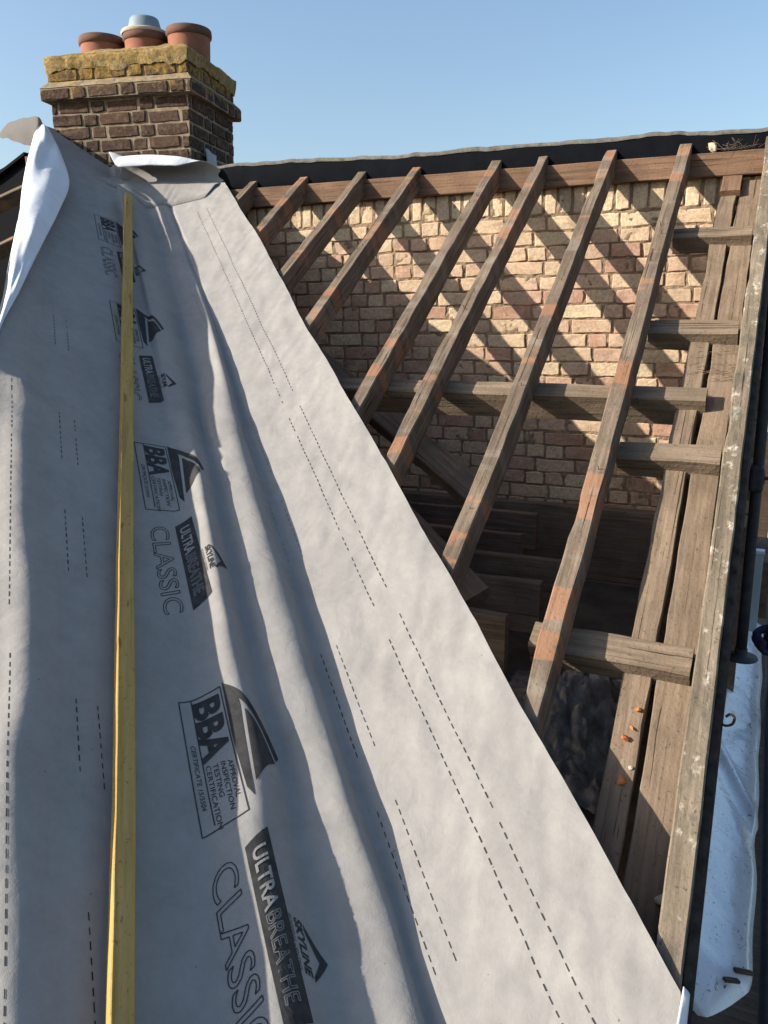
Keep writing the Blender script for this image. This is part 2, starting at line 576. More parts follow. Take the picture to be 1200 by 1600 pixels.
brick_rows(bm, lay, o_, u_, n_, W_, 0.605 - 21 * 0.0745, 21, h=0.0745, tones=wall_tone, j=0.0036, depth=0.025, joint=0.008)
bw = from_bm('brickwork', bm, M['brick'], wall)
bw.matrix_parent_inverse = wall.matrix_world.inverted()
bw.location = (0, 0, 0)
bm = bmesh.new()
nx, nz = 380, 210
vv = [[None] * (nz + 1) for _ in range(nx + 1)]
for i in range(nx + 1):
    for j in range(nz + 1):
        xx = ox + W_ * i / nx
        zz = -1.2 + 1.945 * j / nz
        q = 0.0055 + 0.007 * noise.noise((xx * 15, zz * 15, 1)) + 0.005 * noise.noise((xx * 45, zz * 45, 4))
        vv[i][j] = bm.verts.new((xx, YW + q, zz))
for i in range(nx):
    for j in range(nz):
        bm.faces.new((vv[i][j], vv[i + 1][j], vv[i + 1][j + 1], vv[i][j + 1]))
mo = from_bm('mortar_bed', bm, M['mortar'], wall)
bm = bmesh.new()
box_bm(bm, (-6.4, YW + 0.03, -6.6), (-0.02, YW + 0.24, 0.74))
co = from_bm('wall_core', bm, M['mortar'], wall)
for o in (bw, mo, co):
    o.matrix_parent_inverse = Matrix.Translation(-Vector(wall.location))

# ------------------------------------------------------------------ ridge: black board, felt, plate
bm = bmesh.new()
n = 70
xs = [-3.32 + (3.36) * i / n for i in range(n + 1)]


def ridge_top(x):
    return 0.932 - 0.020 * x + 0.013 * noise.noise((x * 2.2, 0.4, 0)) + 0.009 * noise.noise((x * 6, 2.4, 0)) + 0.004 * noise.noise((x * 19, 5.4, 0))


prof_prev = None
for x in xs:
    zt = ridge_top(x)
    w1 = 0.010 * noise.noise((x * 4, 7.7, 0))
    pr = [(4.496, zt - 0.20), (4.493 + w1 * .3, zt - 0.10), (4.490 + w1 * .3, zt - 0.012), (4.494, zt - 0.001), (4.505, zt + 0.004), (4.54, zt - 0.006), (4.64, zt - 0.06), (4.80, zt - 0.17), (5.4, zt - 0.58)]
    ring = [bm.verts.new((x, y, z)) for y, z in pr]
    if prof_prev:
        for j in range(len(pr) - 1):
            bm.faces.new((prof_prev[j], ring[j], ring[j + 1], prof_prev[j + 1]))
    prof_prev = ring
rf = from_bm('ridge_felt', bm, M['felt'], smooth=True)
sm = rf.modifiers.new('thick', 'SOLIDIFY')
sm.thickness = 0.006
tag(rf, 'black felt lapped over the ridge above the brick wall', 'felt')
bm = bmesh.new()
pp = None
for x in [-3.32 + 3.36 * i / 160 for i in range(161)]:
    zt = ridge_top(x) + 0.006
    a = 0.003 + 0.009 * max(0, noise.noise((x * 3, 3.1, 5)) + 0.2)
    t = 0.003 + 0.006 * max(0, noise.noise((x * 9, 1.1, 5)))
    ring = [bm.verts.new((x, y, z)) for y, z in ((4.488 - a * .3, zt - 0.012 - a), (4.487 - a * .4, zt - 0.004 + t * .4), (4.496, zt + t), (4.53, zt + t * .6), (4.56, zt - 0.012))]
    if pp:
        for j in range(4):
            bm.faces.new((pp[j], ring[j], ring[j + 1], pp[j + 1]))
    pp = ring
fe = from_bm('felt_edge', bm, M['feltedge'], rf, smooth=True)  # lighter strip paints the sunlit, lichened top of the felt
bm = bmesh.new()
box_bm(bm, (-3.33, 4.4995, 0.752), (0.0, 4.53, 0.905), bev=0.003)
tag(from_bm('ridge_board', bm, M['felt']), 'black ridge board behind the rafter heads', 'board')
tag(timber('wall_plate', (-3.34, 4.488, 0.856), (-0.02, 4.488, 0.842), 0.055, 0.108, (0, 0, 1), M['red'], seed=3),
    'reddish brown timber plate on top of the brick wall', 'beam')

# ------------------------------------------------------------------ chimney
chim = empty('chimney_stack', (-3.355, 4.5, 0.6))
chim.rotation_euler = (0, 0, math.radians(11.5))
tag(chim, 'dark brick chimney stack crusted with yellow lichen, three clay pots', 'chimney')
CX0, CX1, CY0, CY1 = -4.30, -3.355, 4.5, 5.19
bm = bmesh.new()
lay = bm.loops.layers.float_color.new('tone')
X, Y = Vector((1, 0, 0)), Vector((0, 1, 0))


def ring_of_bricks(x0, x1, y0, y1, z0, rows, h=0.0765, j=0.003):
    t = lambda r, i: rnd.random()
    brick_rows(bm, lay, Vector((x0, y0, 0)), X, -Y, x1 - x0, z0, rows, h, 0.013, 'flemish', t, j, 0.015)
    brick_rows(bm, lay, Vector((x1, y0, 0)), Y, X, y1 - y0, z0, rows, h, 0.013, 'flemish', t, j, 0.015)
    brick_rows(bm, lay, Vector((x1, y1, 0)), -X, Y, x1 - x0, z0, rows, h, 0.013, 'flemish', t, j, 0.015)
    brick_rows(bm, lay, Vector((x0, y1, 0)), -Y, -X, y1 - y0, z0, rows, h, 0.013, 'flemish', t, j, 0.015)


ring_of_bricks(CX0, CX1, CY0, CY1, 1.432 - 12 * 0.0765, 12)
ring_of_bricks(CX0 - 0.045, CX1 + 0.045, CY0 - 0.045, CY1 + 0.045, 1.434, 1, 0.074, 0.004)
ring_of_bricks(CX0 - 0.006, CX1 + 0.006, CY0 - 0.006, CY1 + 0.006, 1.545, 2, 0.0765, 0.004)
o = from_bm('stack_brickwork', bm, M['cbrick'], chim)
o.matrix_parent_inverse = Matrix.Translation(-Vector(chim.location))
bm = bmesh.new()
box_bm(bm, (CX0 + 0.006, CY0 + 0.006, -0.5), (CX1 - 0.006, CY1 - 0.006, 1.436))
box_bm(bm, (CX0 - 0.040, CY0 - 0.040, 1.4365), (CX1 + 0.040, CY1 + 0.040, 1.505))
box_bm(bm, (CX0 + 0.001, CY0 + 0.001, 1.5055), (CX1 - 0.001, CY1 - 0.001, 1.702))
o = from_bm('stack_core', bm, M['cmortar'], chim)
o.matrix_parent_inverse = Matrix.Translation(-Vector(chim.location))
# mortar weathering above the oversailing course
bm = bmesh.new()
pp = []
for off, z in ((0.043, 1.507), (0.030, 1.522), (0.004, 1.549)):
    pp.append([bm.verts.new(p) for p in ((CX0 - off, CY0 - off, z), (CX1 + off, CY0 - off, z), (CX1 + off, CY1 + off, z), (CX0 - off, CY1 + off, z))])
for a, b in zip(pp, pp[1:]):
    for i in range(4):
        bm.faces.new((a[i], a[(i + 1) % 4], b[(i + 1) % 4], b[i]))
bmesh.ops.subdivide_edges(bm, edges=bm.edges[:], cuts=14, use_grid_fill=True)
for v in bm.verts:
    q = noise.noise(v.co * 18) * 0.006
    v.co.z += q
o = from_bm('mortar_fillet', bm, M['cmortar'], chim)
o.matrix_parent_inverse = Matrix.Translation(-Vector(chim.location))
# flaunching: lumpy sloping cap
bm = bmesh.new()
n1, n2 = 60, 30
g = []
for i in range(n1 + 1):
    r_ = []
    for j in range(n2 + 1):
        a, b = i / n1, j / n2
        xx = CX0 - 0.02 + (CX1 - CX0 + 0.04) * a
        yy = CY0 - 0.02 + (CY1 - CY0 + 0.04) * b
        e = min(a * 2.6, (1 - a) * 2.6, b * 1.05, (1 - b) * 1.05, 0.5)
        zz = 1.688 + 0.28 * e + 0.012 * noise.noise((xx * 9, yy * 9, 0)) + 0.006 * noise.noise((xx * 30, yy * 30, 2))
        r_.append(bm.verts.new((xx + .006 * noise.noise((yy * 20, xx * 20, 3)), yy + .006 * noise.noise((xx * 20, yy * 20, 8)), zz)))
    g.append(r_)
for i in range(n1):
    for j in range(n2):
        bm.faces.new((g[i][j], g[i + 1][j], g[i + 1][j + 1], g[i][j + 1]))
rim = [g[i][0] for i in range(n1 + 1)] + [g[n1][j] for j in range(1, n2 + 1)] + [g[i][n2] for i in range(n1 - 1, -1, -1)] + [g[0][j] for j in range(n2 - 1, 0, -1)]
up_ = rim
for q in range(1, 7):                                    # ragged skirt of mortar hanging over the top courses
    low = []
    for v in rim:
        x_, y_ = v.co.x, v.co.y
        zb_ = 1.612 + 0.034 * noise.noise((x_ * 7, y_ * 7, 5)) + 0.014 * noise.noise((x_ * 24, y_ * 24, 2))
        f_ = q / 6
        z_ = v.co.z + (zb_ - v.co.z) * f_
        o_2 = 0.006 * noise.noise((x_ * 22, y_ * 22, z_ * 30)) - 0.010 * f_ ** 2
        cx_, cy_ = (CX0 + CX1) / 2, (CY0 + CY1) / 2
        low.append(bm.verts.new((x_ + o_2 * (1 if x_ > cx_ else -1), y_ + o_2 * (1 if y_ > cy_ else -1), z_)))
    for i in range(len(rim)):
        bm.faces.new((up_[i], low[i], low[(i + 1) % len(rim)], up_[(i + 1) % len(rim)]))
    up_ = low
bmesh.ops.recalc_face_normals(bm, faces=bm.faces)
o = from_bm('flaunching', bm, M['flaunch'], chim, smooth=True)
o.matrix_parent_inverse = Matrix.Translation(-Vector(chim.location))


def pot(cx, cy, r, ztop, label):
    z0 = 1.70
    bm = bmesh.new()
    lathe_bm(bm, [(r * 0.90, z0), (r * 0.93, ztop - 0.062), (r * 0.935, ztop - 0.052)], cx, cy)
    lathe_bm(bm, [(r * 0.935, ztop - 0.052), (r * 1.0, ztop - 0.046), (r * 1.015, ztop - 0.028), (r * 1.0, ztop - 0.006), (r * 0.965, ztop), (r * 0.86, ztop - 0.004), (r * 0.82, ztop - 0.05), (r * 0.80, z0 + 0.02), (0.001, z0 + 0.02)], cx, cy, mi=1)
    o = from_bm('chimney_pot', bm, [M['pot'], M['pot_rim']], chim)
    o.matrix_parent_inverse = Matrix.Translation(-Vector(chim.location))
    o['label'] = label
    return o


pot(-4.10, 4.83, 0.150, 1.885, 'open clay pot at the left end of the stack')
p2 = pot(-3.79, 4.83, 0.144, 1.890, 'middle clay pot carrying a grey cowl')
pot(-3.49, 4.83, 0.143, 1.897, 'open clay pot with a sooty rim at the right end')
bm = bmesh.new()
lathe_bm(bm, [(0.098, 1.87), (0.102, 1.905), (0.108, 1.906), (0.107, 1.915), (0.092, 1.975), (0.086, 1.984), (0.05, 1.988), (0.001, 1.989)], -3.795, 4.83)
o = from_bm('cowl', bm, M['cowl'], p2)
bm = bmesh.new()
lathe_bm(bm, [(0.146, 1.880), (0.152, 1.892), (0.146, 1.903), (0.12, 1.906), (0.10, 1.898)], -3.795, 4.83)
o = from_bm('mortar_ring', bm, M['cream'], p2)
# lead scrap by the foot of the stack
bm = bmesh.new()
gg = [[bm.verts.new((CX1 + 0.03 + 0.012 * noise.noise((i * .9, j * .9, 0)), 4.66 + 0.15 * i / 5, 1.02 + 0.135 * j / 5 - 0.02 * i / 5)) for j in range(6)] for i in range(6)]
for i in range(5):
    for j in range(5):
        bm.faces.new((gg[i][j], gg[i + 1][j], gg[i + 1][j + 1], gg[i][j + 1]))
o = from_bm('lead_patch', bm, plain('lead', (0.28, 0.30, 0.33), 0.6, 0.15, 14.0, 0.4, 0.2), chim, smooth=True)
o.modifiers.new('thick', 'SOLIDIFY').thickness = 0.003
o.matrix_parent_inverse = Matrix.Translation(-Vector(chim.location))

# ------------------------------------------------------------------ rafters of the right-hand slope
V_T = [(0.0, .78), (1.0, .80), (1.91, .816), (2.26, .85), (2.61, .85), (3.155, .875), (3.8, .905), (4.55, .905), (5.44, .93), (9, .93)]
RAFT = [(-3.30, .052, 'rafter head hidden behind the membrane beside the chimney foot'),
        (-2.930, .052, 'short rafter stub nearest the chimney, just showing past the membrane'),
        (-2.584, .055, 'second rafter stub from the chimney, round-edged and dark'),
        (-2.212, .053, 'third rafter from the chimney, upper half showing beside the membrane'),
        (-1.874, .053, 'fourth rafter from the chimney, pale worn top, ends above the purlin'),
        (-1.424, .055, 'fifth rafter from the chimney, first one to cross the purlin'),
        (-1.176, .055, 'sixth rafter from the chimney with an orange stained head and foot'),
        (-0.830, .055, 'seventh rafter, orange bands halfway, foot reaching the roof void'),
        (-0.484, .056, 'long rafter with brick-red bands that carries the short noggins')]
for i, (x, w, lab) in enumerate(RAFT):
    yl = max(1.36, 0.86 - x + 0.02) if i < 8 else 1.40
    o = timber('rafter', slope_pt(x + w / 2, yl), slope_pt(x + w / 2, 4.490), w, 0.098, SN, M['rafter'], seed=i + 1, jit=0.004, bow=0.008)
    tag(o, lab, 'rafter', 'rafters of the stripped slope')
    for q in range(4):
        f = rnd.uniform(0.25, 0.97)
        yy = yl + (4.49 - yl) * f
        p = slope_pt(x + w / 2 + rnd.uniform(-.012, .012), yy)
        bm = bmesh.new()
        d = (SN + Vector((rnd.uniform(-.6, .6), rnd.uniform(-.5, .5), 0))).normalized()
        L = rnd.uniform(.008, .022)
        tube_bm(bm, [p - SN * .004, p + SN * L * .5, p + SN * L * .5 + d * L * .5], 0.0013, 6)
        nl_ = from_bm('nail', bm, M['rust'], o)
        nl_.matrix_parent_inverse = (Matrix.Translation(o.location) @ o.rotation_euler.to_matrix().to_4x4()).inverted()
o = timber('rafter', slope_pt(-0.0735, 1.43), slope_pt(-0.0735, 4.492), 0.054, 0.09, SN, M['edge'], seed=21, jit=0.003, bow=0.003)
tag(o, 'wide weathered edge rafter at the verge, mottled grey and white', 'rafter', 'rafters of the stripped slope')
# barge board just outside and below it
bm = bmesh.new()
n = 60
pv = None
for i in range(n + 1):
    y = 1.20 + (4.75 - 1.20) * i / n
    z = K * y + C0
    w = 0.003 * noise.noise((y * 6, 0, 4))
    ring = [bm.verts.new(p) for p in ((-0.0455, y, z - 0.030), (-0.031 + w, y, z - 0.036 + w), (-0.0265 + w, y, z - 0.046), (-0.0265, y, z - 0.26), (-0.0455, y, z - 0.26))]
    if pv:
        for j in range(5):
            bm.faces.new((pv[j], pv[(j + 1) % 5], ring[(j + 1) % 5], ring[j]))
    else:
        bm.faces.new(ring)
    pv = ring
bm.faces.new(list(reversed(pv)))
bmesh.ops.recalc_face_normals(bm, faces=bm.faces)
tag(from_bm('barge_board', bm, M['tar']), 'black felt-covered board along the outer edge of the verge', 'board')

# boards on the gable under the noggins
for nm, xa, xb, y0, y1, d, mt, lab in (
        ('plank', -0.277, -0.206, 1.30, 4.36, 0.145, 'plank', 'inner dusty brown plank on the gable with orange brick chips on it'),
        ('plank', -0.198, -0.108, 1.30, 4.40, 0.152, 'plank', 'outer dusty plank tight beside the verge rafter')):
    o = timber(nm, slope_pt((xa + xb) / 2, y0, d), slope_pt((xa + xb) / 2, y1, d), xb - xa, 0.04, SN, M[mt], seed=31 if xa < -.2 else 33, jit=0.006, bow=0.01)
    tag(o, lab, 'plank', 'planks along the gable')
o = timber('plank', slope_pt(-0.232, 4.27, 0.118), slope_pt(-0.232, 4.475, 0.118), 0.085, 0.03, SN, M['red'], seed=35)
tag(o, 'short reddish board covering the top end of the planks', 'plank', 'planks along the gable')

# gable wall below the planks
bm = bmesh.new()
ys = [1.30, 4.5]
for s, x in ((0, -0.30), (1, -0.055)):
    pass
pts = [(1.30, K * 1.30 + C0 - 0.32), (4.495, K * 4.495 + C0 - 0.32), (4.495, -6.6), (1.30, -6.6)]
a = [bm.verts.new((-0.275, y, z)) for y, z in pts]
b = [bm.verts.new((-0.06, y, z)) for y, z in pts]
bm.faces.new(a)
bm.faces.new(list(reversed(b)))
for i in range(4):
    bm.faces.new((a[i], b[i], b[(i + 1) % 4], a[(i + 1) % 4]))
bmesh.ops.recalc_face_normals(bm, faces=bm.faces)
tag(from_bm('gable_wall', bm, plain('sooty_wall', (0.10, 0.075, 0.055), 0.95, 0.4, 18.0, 0.1, 0.7)), 'sooty gable wall below the verge planks', 'wall')
bm = bmesh.new()
box_bm(bm, (-3.8, 1.12, -6.6), (-0.28, 1.30, -1.62))
tag(from_bm('eaves_wall', bm, bpy.data.materials['sooty_wall']), 'low eaves wall closing the roof void under the membrane', 'wall')

# noggins
NOG = [(-0.43, -0.113, 3.965, 4.025, 'short noggin nearest the ridge with an orange chip at its end'),
       (-0.43, -0.113, 3.367, 3.440, 'second noggin down from the ridge, half in rafter shadow'),
       (-0.43, -0.113, 2.782, 2.853, 'split-faced noggin just below the purlin end'),
       (-0.535, -0.113, 2.136, 2.209, 'lowest noggin, the one that runs on past the long rafter')]
for i, (xa, xb, yf, yb, lab) in enumerate(NOG):
    ym = (yf + yb) / 2
    o = timber('noggin', slope_pt(xa, ym - 0.0564, 0.100), slope_pt(xb, ym - 0.0564 - 0.012 * (i == 3), 0.100), (yb - yf) / CT, 0.085, SN, M['old'], seed=41 + i, jit=0.004)
    tag(o, lab, 'noggin', 'noggins between the last two rafters')

# purlin: upper face on the rafter undersides
yP = 3.0425
pa = Vector((-2.9, 3.098, 0)); pb = Vector((-0.185, 3.076, 0))
A = Vector((-2.9, 0, 0)) + slope_pt(0, 3.020, 0.100)
B = Vector((-0.185, 0, 0)) + slope_pt(0, 3.012, 0.100)
o = timber('purlin', A, B, 0.074, 0.118, SN, M['old'], seed=51, jit=0.003)
tag(o, 'long horizontal purlin crossing under the rafters', 'purlin')

# joists in the dark void
for i, (x1, y, z) in enumerate(((-1.02, 4.14, -0.9), (-0.97, 3.66, -0.9), (-0.70, 3.27, -0.9), (-0.70, 2.94, -0.9), (-0.71, 2.52, -0.9))):
    o = timber('joist', (-3.2, y + 0.025, z), (x1, y + 0.025, z), 0.05, 0.2, (0, 0, 1), M['darkwood'], seed=61 + i)
    tag(o, ['dark ceiling joist closest to the brick wall', 'second dark ceiling joist from the brick wall', 'third dark ceiling joist from the brick wall',
            'fourth dark ceiling joist from the brick wall', 'dark ceiling joist nearest the camera in the void'][i], 'joist', 'ceiling joists in the roof void')
bm = bmesh.new()
box_bm(bm, (-3.3, 4.40, -1.31), (-0.3, 4.488, -0.90), bev=0.004)  # ledger made taller so its dark face paints the shade below the wall
tag(from_bm('ledger_void_dark', bm, M['darkwood']), 'dark ledger timber along the foot of the brick wall, drawn down as the darkness of the void', 'beam')

# diagonal valley timbers below the rafters
DIA = [((-2.20, 3.82, -0.05), (-0.93, 2.90, -0.57), 0.11, 0.07, 'upper dark diagonal timber under the rafters'),
       ((-2.30, 3.62, -0.20), (-0.86, 2.60, -0.88), 0.16, 0.05, 'broad middle diagonal board in the roof void'),
       ((-2.40, 3.35, -0.36), (-0.86, 2.24, -1.08), 0.12, 0.07, 'lowest dark diagonal timber beside the membrane edge')]
for i, (a, b, w, d, lab) in enumerate(DIA):
    o = timber('diagonal_timber', a, b, w, d, SN, M['darkwood'], seed=71 + i)
    tag(o, lab, 'timber', 'diagonal timbers of the valley')

# heap of insulation and rubble
bm = bmesh.new()
NH = 70
hp = []
for i in range(NH + 1):
    r_ = []
    for j in range(NH + 1):
        x, y = -0.80 + 0.62 * i / NH, 2.10 + 0.95 * j / NH
        d = math.hypot((x + 0.46) / 0.22, (y - 2.52) / 0.36)
        z = -1.30 + 0.20 * math.exp(-d * d * 1.2)
        f = math.exp(-d * d * 0.7)
        z += f * (0.09 * abs(noise.noise((x * 9, y * 9, 1))) + 0.06 * abs(noise.noise((x * 22, y * 22, 5))) + 0.03 * noise.noise((x * 55, y * 55, 9)))
        r_.append(bm.verts.new((x + 0.02 * noise.noise((x * 20, y * 20, 3)), y + 0.02 * noise.noise((y * 20, x * 20, 6)), z)))
    hp.append(r_)
for i in range(NH):
    for j in range(NH):
        bm.faces.new((hp[i][j], hp[i + 1][j], hp[i + 1][j + 1], hp[i][j + 1]))
tag(from_bm('rubble_heap', bm, M['dust'], smooth=True), 'grey heap of loose insulation on the void floor', 'rubble')

# small things lying about
def lump(name, p, s, mat, seed, lab, cat, group=None):
    bm = bmesh.new()
    bmesh.ops.create_icosphere(bm, subdivisions=1 if name == 'brick_chip' else 2, radius=1)
    for v in bm.verts:
        v.co = Vector((v.co[i] * s[i] for i in range(3))) * (1 + 0.45 * noise.noise(v.co * 1.4 + Vector((seed * 7.7, 0, 0))))
    o = from_bm(name, bm, mat)
    o.location = p
    o.rotation_euler = (TH, 0, seed * 1.3)
    return tag(o, lab, cat, group)


def on_plank(x, y, d=0.20):
    return slope_pt(x, y + 0.113 * 1.0, d)


CH = [((-0.229, 1.954), (.013, .009, .006), 'orange brick chip half in shadow on the inner plank'),
      ((-0.236, 2.047), (.007, .014, .006), 'long orange brick chip on the plank above the shadow edge'),
      ((-0.220, 2.119), (.007, .008, .005), 'small orange brick chip highest on the plank below the noggin'),
      ((-0.228, 2.075), (.008, .003, .002), 'thin orange smear of brick crumbs between two chips'),
      ((-0.213, 1.985), (.005, .005, .004), 'pale buff crumb beside the plank joint')]
for i, ((x, y), s, lab) in enumerate(CH):
    p = Vector((x, y, 0)); z = K * (y) + C0
    # the plank lies 0.205 m below the slope along its normal
    pz = K * y + C0 - 0.145 / CT + 0.003
    s = tuple(q * 1.3 for q in s)
    lump('brick_chip', (x - 0.006, y - 0.055, K * (y - 0.055) + C0 - 0.145 / CT + 0.003), s, M['chip'] if i < 4 else M['stone'], i + 1, lab, 'brick chip', 'brick chips on the plank')
lump('mortar_lump', (-0.33, 4.474, 0.868), (.022, .016, .026), M['stone'], 9, 'pale lump of mortar sitting on the wall plate', 'rubble')
lump('mortar_lump', (-0.105, 1.70, K * 1.70 + C0 - 0.19), (.018, .03, .014), M['stone'], 12, 'crumbly mortar lump caught against the edge rafter', 'rubble')
# wisps of old nest by the ridge
bm = bmesh.new()
for q in range(34):
    p = Vector((-0.235 + rnd.gauss(0, .04), 4.455 + rnd.uniform(-.01, .02), 0.848))
    d = Vector((rnd.gauss(0, 1), rnd.gauss(0, .3), abs(rnd.gauss(0.3, .5)))).normalized()
    L = rnd.uniform(.03, .09)
    tube_bm(bm, [p, p + d * L * .5 + Vector((0, 0, .006)), p + d * L], 0.0007, 4)
tag(from_bm('dry_twigs', bm, M['old']), 'wisp of dry twigs on the plate below the ridge', 'twigs', kind='stuff')
bm = bmesh.new()
for q in range(40):
    y = rnd.gauss(3.28, .06)
    x = rnd.uniform(-.27, -.13)
    p = slope_pt(x, y - .08, .145) + SN * 0.003
    a = rnd.uniform(-.5, .5)
    d = Vector((math.cos(a), math.sin(a) * CT, math.sin(a) * ST))
    L = rnd.uniform(.02, .06)
    tube_bm(bm, [p, p + d * L * .5 + SN * .004, p + d * L], 0.0008, 4)
tag(from_bm('dry_twigs', bm, M['darkwood']), 'dark scatter of dry stems on the planks above the purlin end', 'twigs', kind='stuff')

# ------------------------------------------------------------------ timbers and felt left of the chimney
bm = bmesh.new()  # black sheet: felt along its top, below it the dark gaps painted in
pts = [(-4.62, 1.165), (-4.9, 1.085), (-5.5, 0.80), (-6.4, 0.40), (-6.4, -1.5), (-4.50, -1.5), (-4.50, 1.10)]
a = [bm.verts.new((x, 4.40, z)) for x, z in pts]
b = [bm.verts.new((x, 4.43, z)) for x, z in pts]
bm.faces.new(a); bm.faces.new(list(reversed(b)))
for i in range(len(pts)):
    bm.faces.new((a[i], b[i], b[(i + 1) % len(pts)], a[(i + 1) % len(pts)]))
bmesh.ops.recalc_face_normals(bm, faces=bm.faces)
tag(from_bm('felt_dark_backing', bm, M['felt']), 'black sheet left of the chimney: felt edge above, painted darkness behind the timbers', 'felt')
o = timber('roof_edge_batten', (-6.2, 4.39, 0.50), (-4.60, 4.39, 1.178), 0.05, 0.02, (0, 0, 1), M['felt'], seed=81)
tag(o, 'dark sloping batten topping the felt left of the chimney', 'batten')
o = timber('short_post', (-4.575, 4.37, 0.80), (-4.575, 4.37, 1.15), 0.05, 0.03, (0, -1, 0), M['red'], seed=82)
tag(o, 'short reddish post behind the white membrane fold', 'post')
for i, (x, z, lab) in enumerate(((-4.70, 0.925, 'upper sloping timber left of the white membrane fold'), (-4.84, 0.60, 'lower sloping timber left of the white membrane fold'))):
    a = Vector((x, 4.38, z)); 
    o = timber('side_rafter', a - Vector((0.45, CT * 0.7, ST * 0.62)), a + Vector((0.12, 0.0, 0.065)), 0.055, 0.09, SN, M['rafter'], seed=84 + i)
    tag(o, lab, 'rafter', 'timbers left of the chimney')

# ================================================================== ROOFING MEMBRANE
# plan coordinates: s = x + y (across the valley), t = y - x (up the valley)
SLF = 0.3026                                             # slope of the light across the valley


def tab(pairs):
    a = np.array(sorted(pairs))
    return lambda t: np.interp(t, a[:, 0], a[:, 1])


fV = tab(V_T)
fAl = tab([(0.8, .25), (1.74, .303), (1.88, .323), (2.08, .331), (2.24, .352), (2.41, .386), (2.55, .400), (2.82, .402), (3.15, .435), (3.55, .465), (3.75, .476), (4.05, .498), (4.34, .505), (5.5, .52), (9, .52)])
fAp = tab([(0.8, .30), (1.74, .359), (1.88, .374), (2.07, .389), (2.25, .407), (2.42, .453), (2.57, .470), (2.84, .471), (3.17, .485), (3.6, .505), (3.96, .525), (4.36, .54), (5.5, .56), (9, .56)])
fBl = tab([(0.8, .60), (1.88, .629), (1.97, .650), (2.12, .653), (2.29, .647), (2.5, .646), (2.65, .634), (2.85, .640), (3.18, .644), (3.49, .658), (4.0, .676), (4.53, .722), (4.96, .785), (5.7, .835), (6.2, .85), (9, .85)])
fBp = tab([(0.8, .70), (2.0, .765), (2.27, .743), (2.6, .752), (2.78, .750), (3.13, .765), (3.35, .764), (3.73, .770), (4.24, .80), (4.86, .843), (5.5, .872), (6.2, .89), (9, .89)])
fL = tab([(0.8, -.20), (1.96, -.20), (2.23, -.208), (2.36, -.206), (2.59, -.175), (2.84, -.165), (3.04, -.172), (3.31, -.191), (3.73, -.191), (3.99, -.185), (4.3, -.2), (9, -.1)])
aA = tab([(0, 1.0), (3.9, 1.0), (4.35, 0.2), (4.6, -0.6), (9, -0.8)])     # strength of the first fold along the valley
aB = tab([(0, 1.0), (5.2, 1.0), (5.9, 0.4), (6.4, 0.0), (9, -0.5)])
aL = tab([(0, 1.0), (3.7, 1.0), (4.05, 0.6), (4.25, 0.0), (9, 0.0)])


def pchip(xk, yk, x):
    """monotone cubic through knots; xk, yk: (n, m) arrays, x: (m,)"""
    n_, m_ = xk.shape
    h = np.diff(xk, axis=0)
    d = np.diff(yk, axis=0) / h
    sl_ = np.zeros_like(yk)
    for i in range(1, n_ - 1):
        ok = d[i - 1] * d[i] > 0
        w1 = 2 * h[i] + h[i - 1]
        w2 = h[i] + 2 * h[i - 1]
        den = np.where(ok, w1 / np.where(ok, d[i - 1], 1) + w2 / np.where(ok, d[i], 1), 1)
        sl_[i] = np.where(ok, (w1 + w2) / den, 0)
    sl_[0] = d[0]
    sl_[-1] = d[-1]
    out = np.zeros_like(x)
    done = np.zeros(x.shape, bool)
    for i in range(n_ - 1):
        msk = (~done) & ((x <= xk[i + 1]) | (i == n_ - 2))
        if i == 0:
            pass
        u = (x - xk[i]) / h[i]
        f = (1 + 2 * u) * (1 - u) ** 2 * yk[i] + u * (1 - u) ** 2 * h[i] * sl_[i] + u * u * (3 - 2 * u) * yk[i + 1] + u * u * (u - 1) * h[i] * sl_[i + 1]
        lin0 = yk[0] + (x - xk[0]) * sl_[0]
        f = np.where((i == 0) & (x < xk[0]), lin0, f)
        out = np.where(msk, f, out)
        done |= msk
    return out


def nz(s, t, fs, ft, ph):
    return np.sin(s * fs + ph + 1.7 * np.sin(t * ft * 0.7 + ph * 2)) * np.sin(t * ft + ph * 1.3 + 1.1 * np.sin(s * fs * 0.6 - ph))


BT0, BT1 = (1.30, -0.043), (7.394, 0.555)                 # batten centre line in (t, s)


def batten_s(t):
    return BT0[1] + (t - BT0[0]) * (BT1[1] - BT0[1]) / (BT1[0] - BT0[0])


LIFT = 0.022


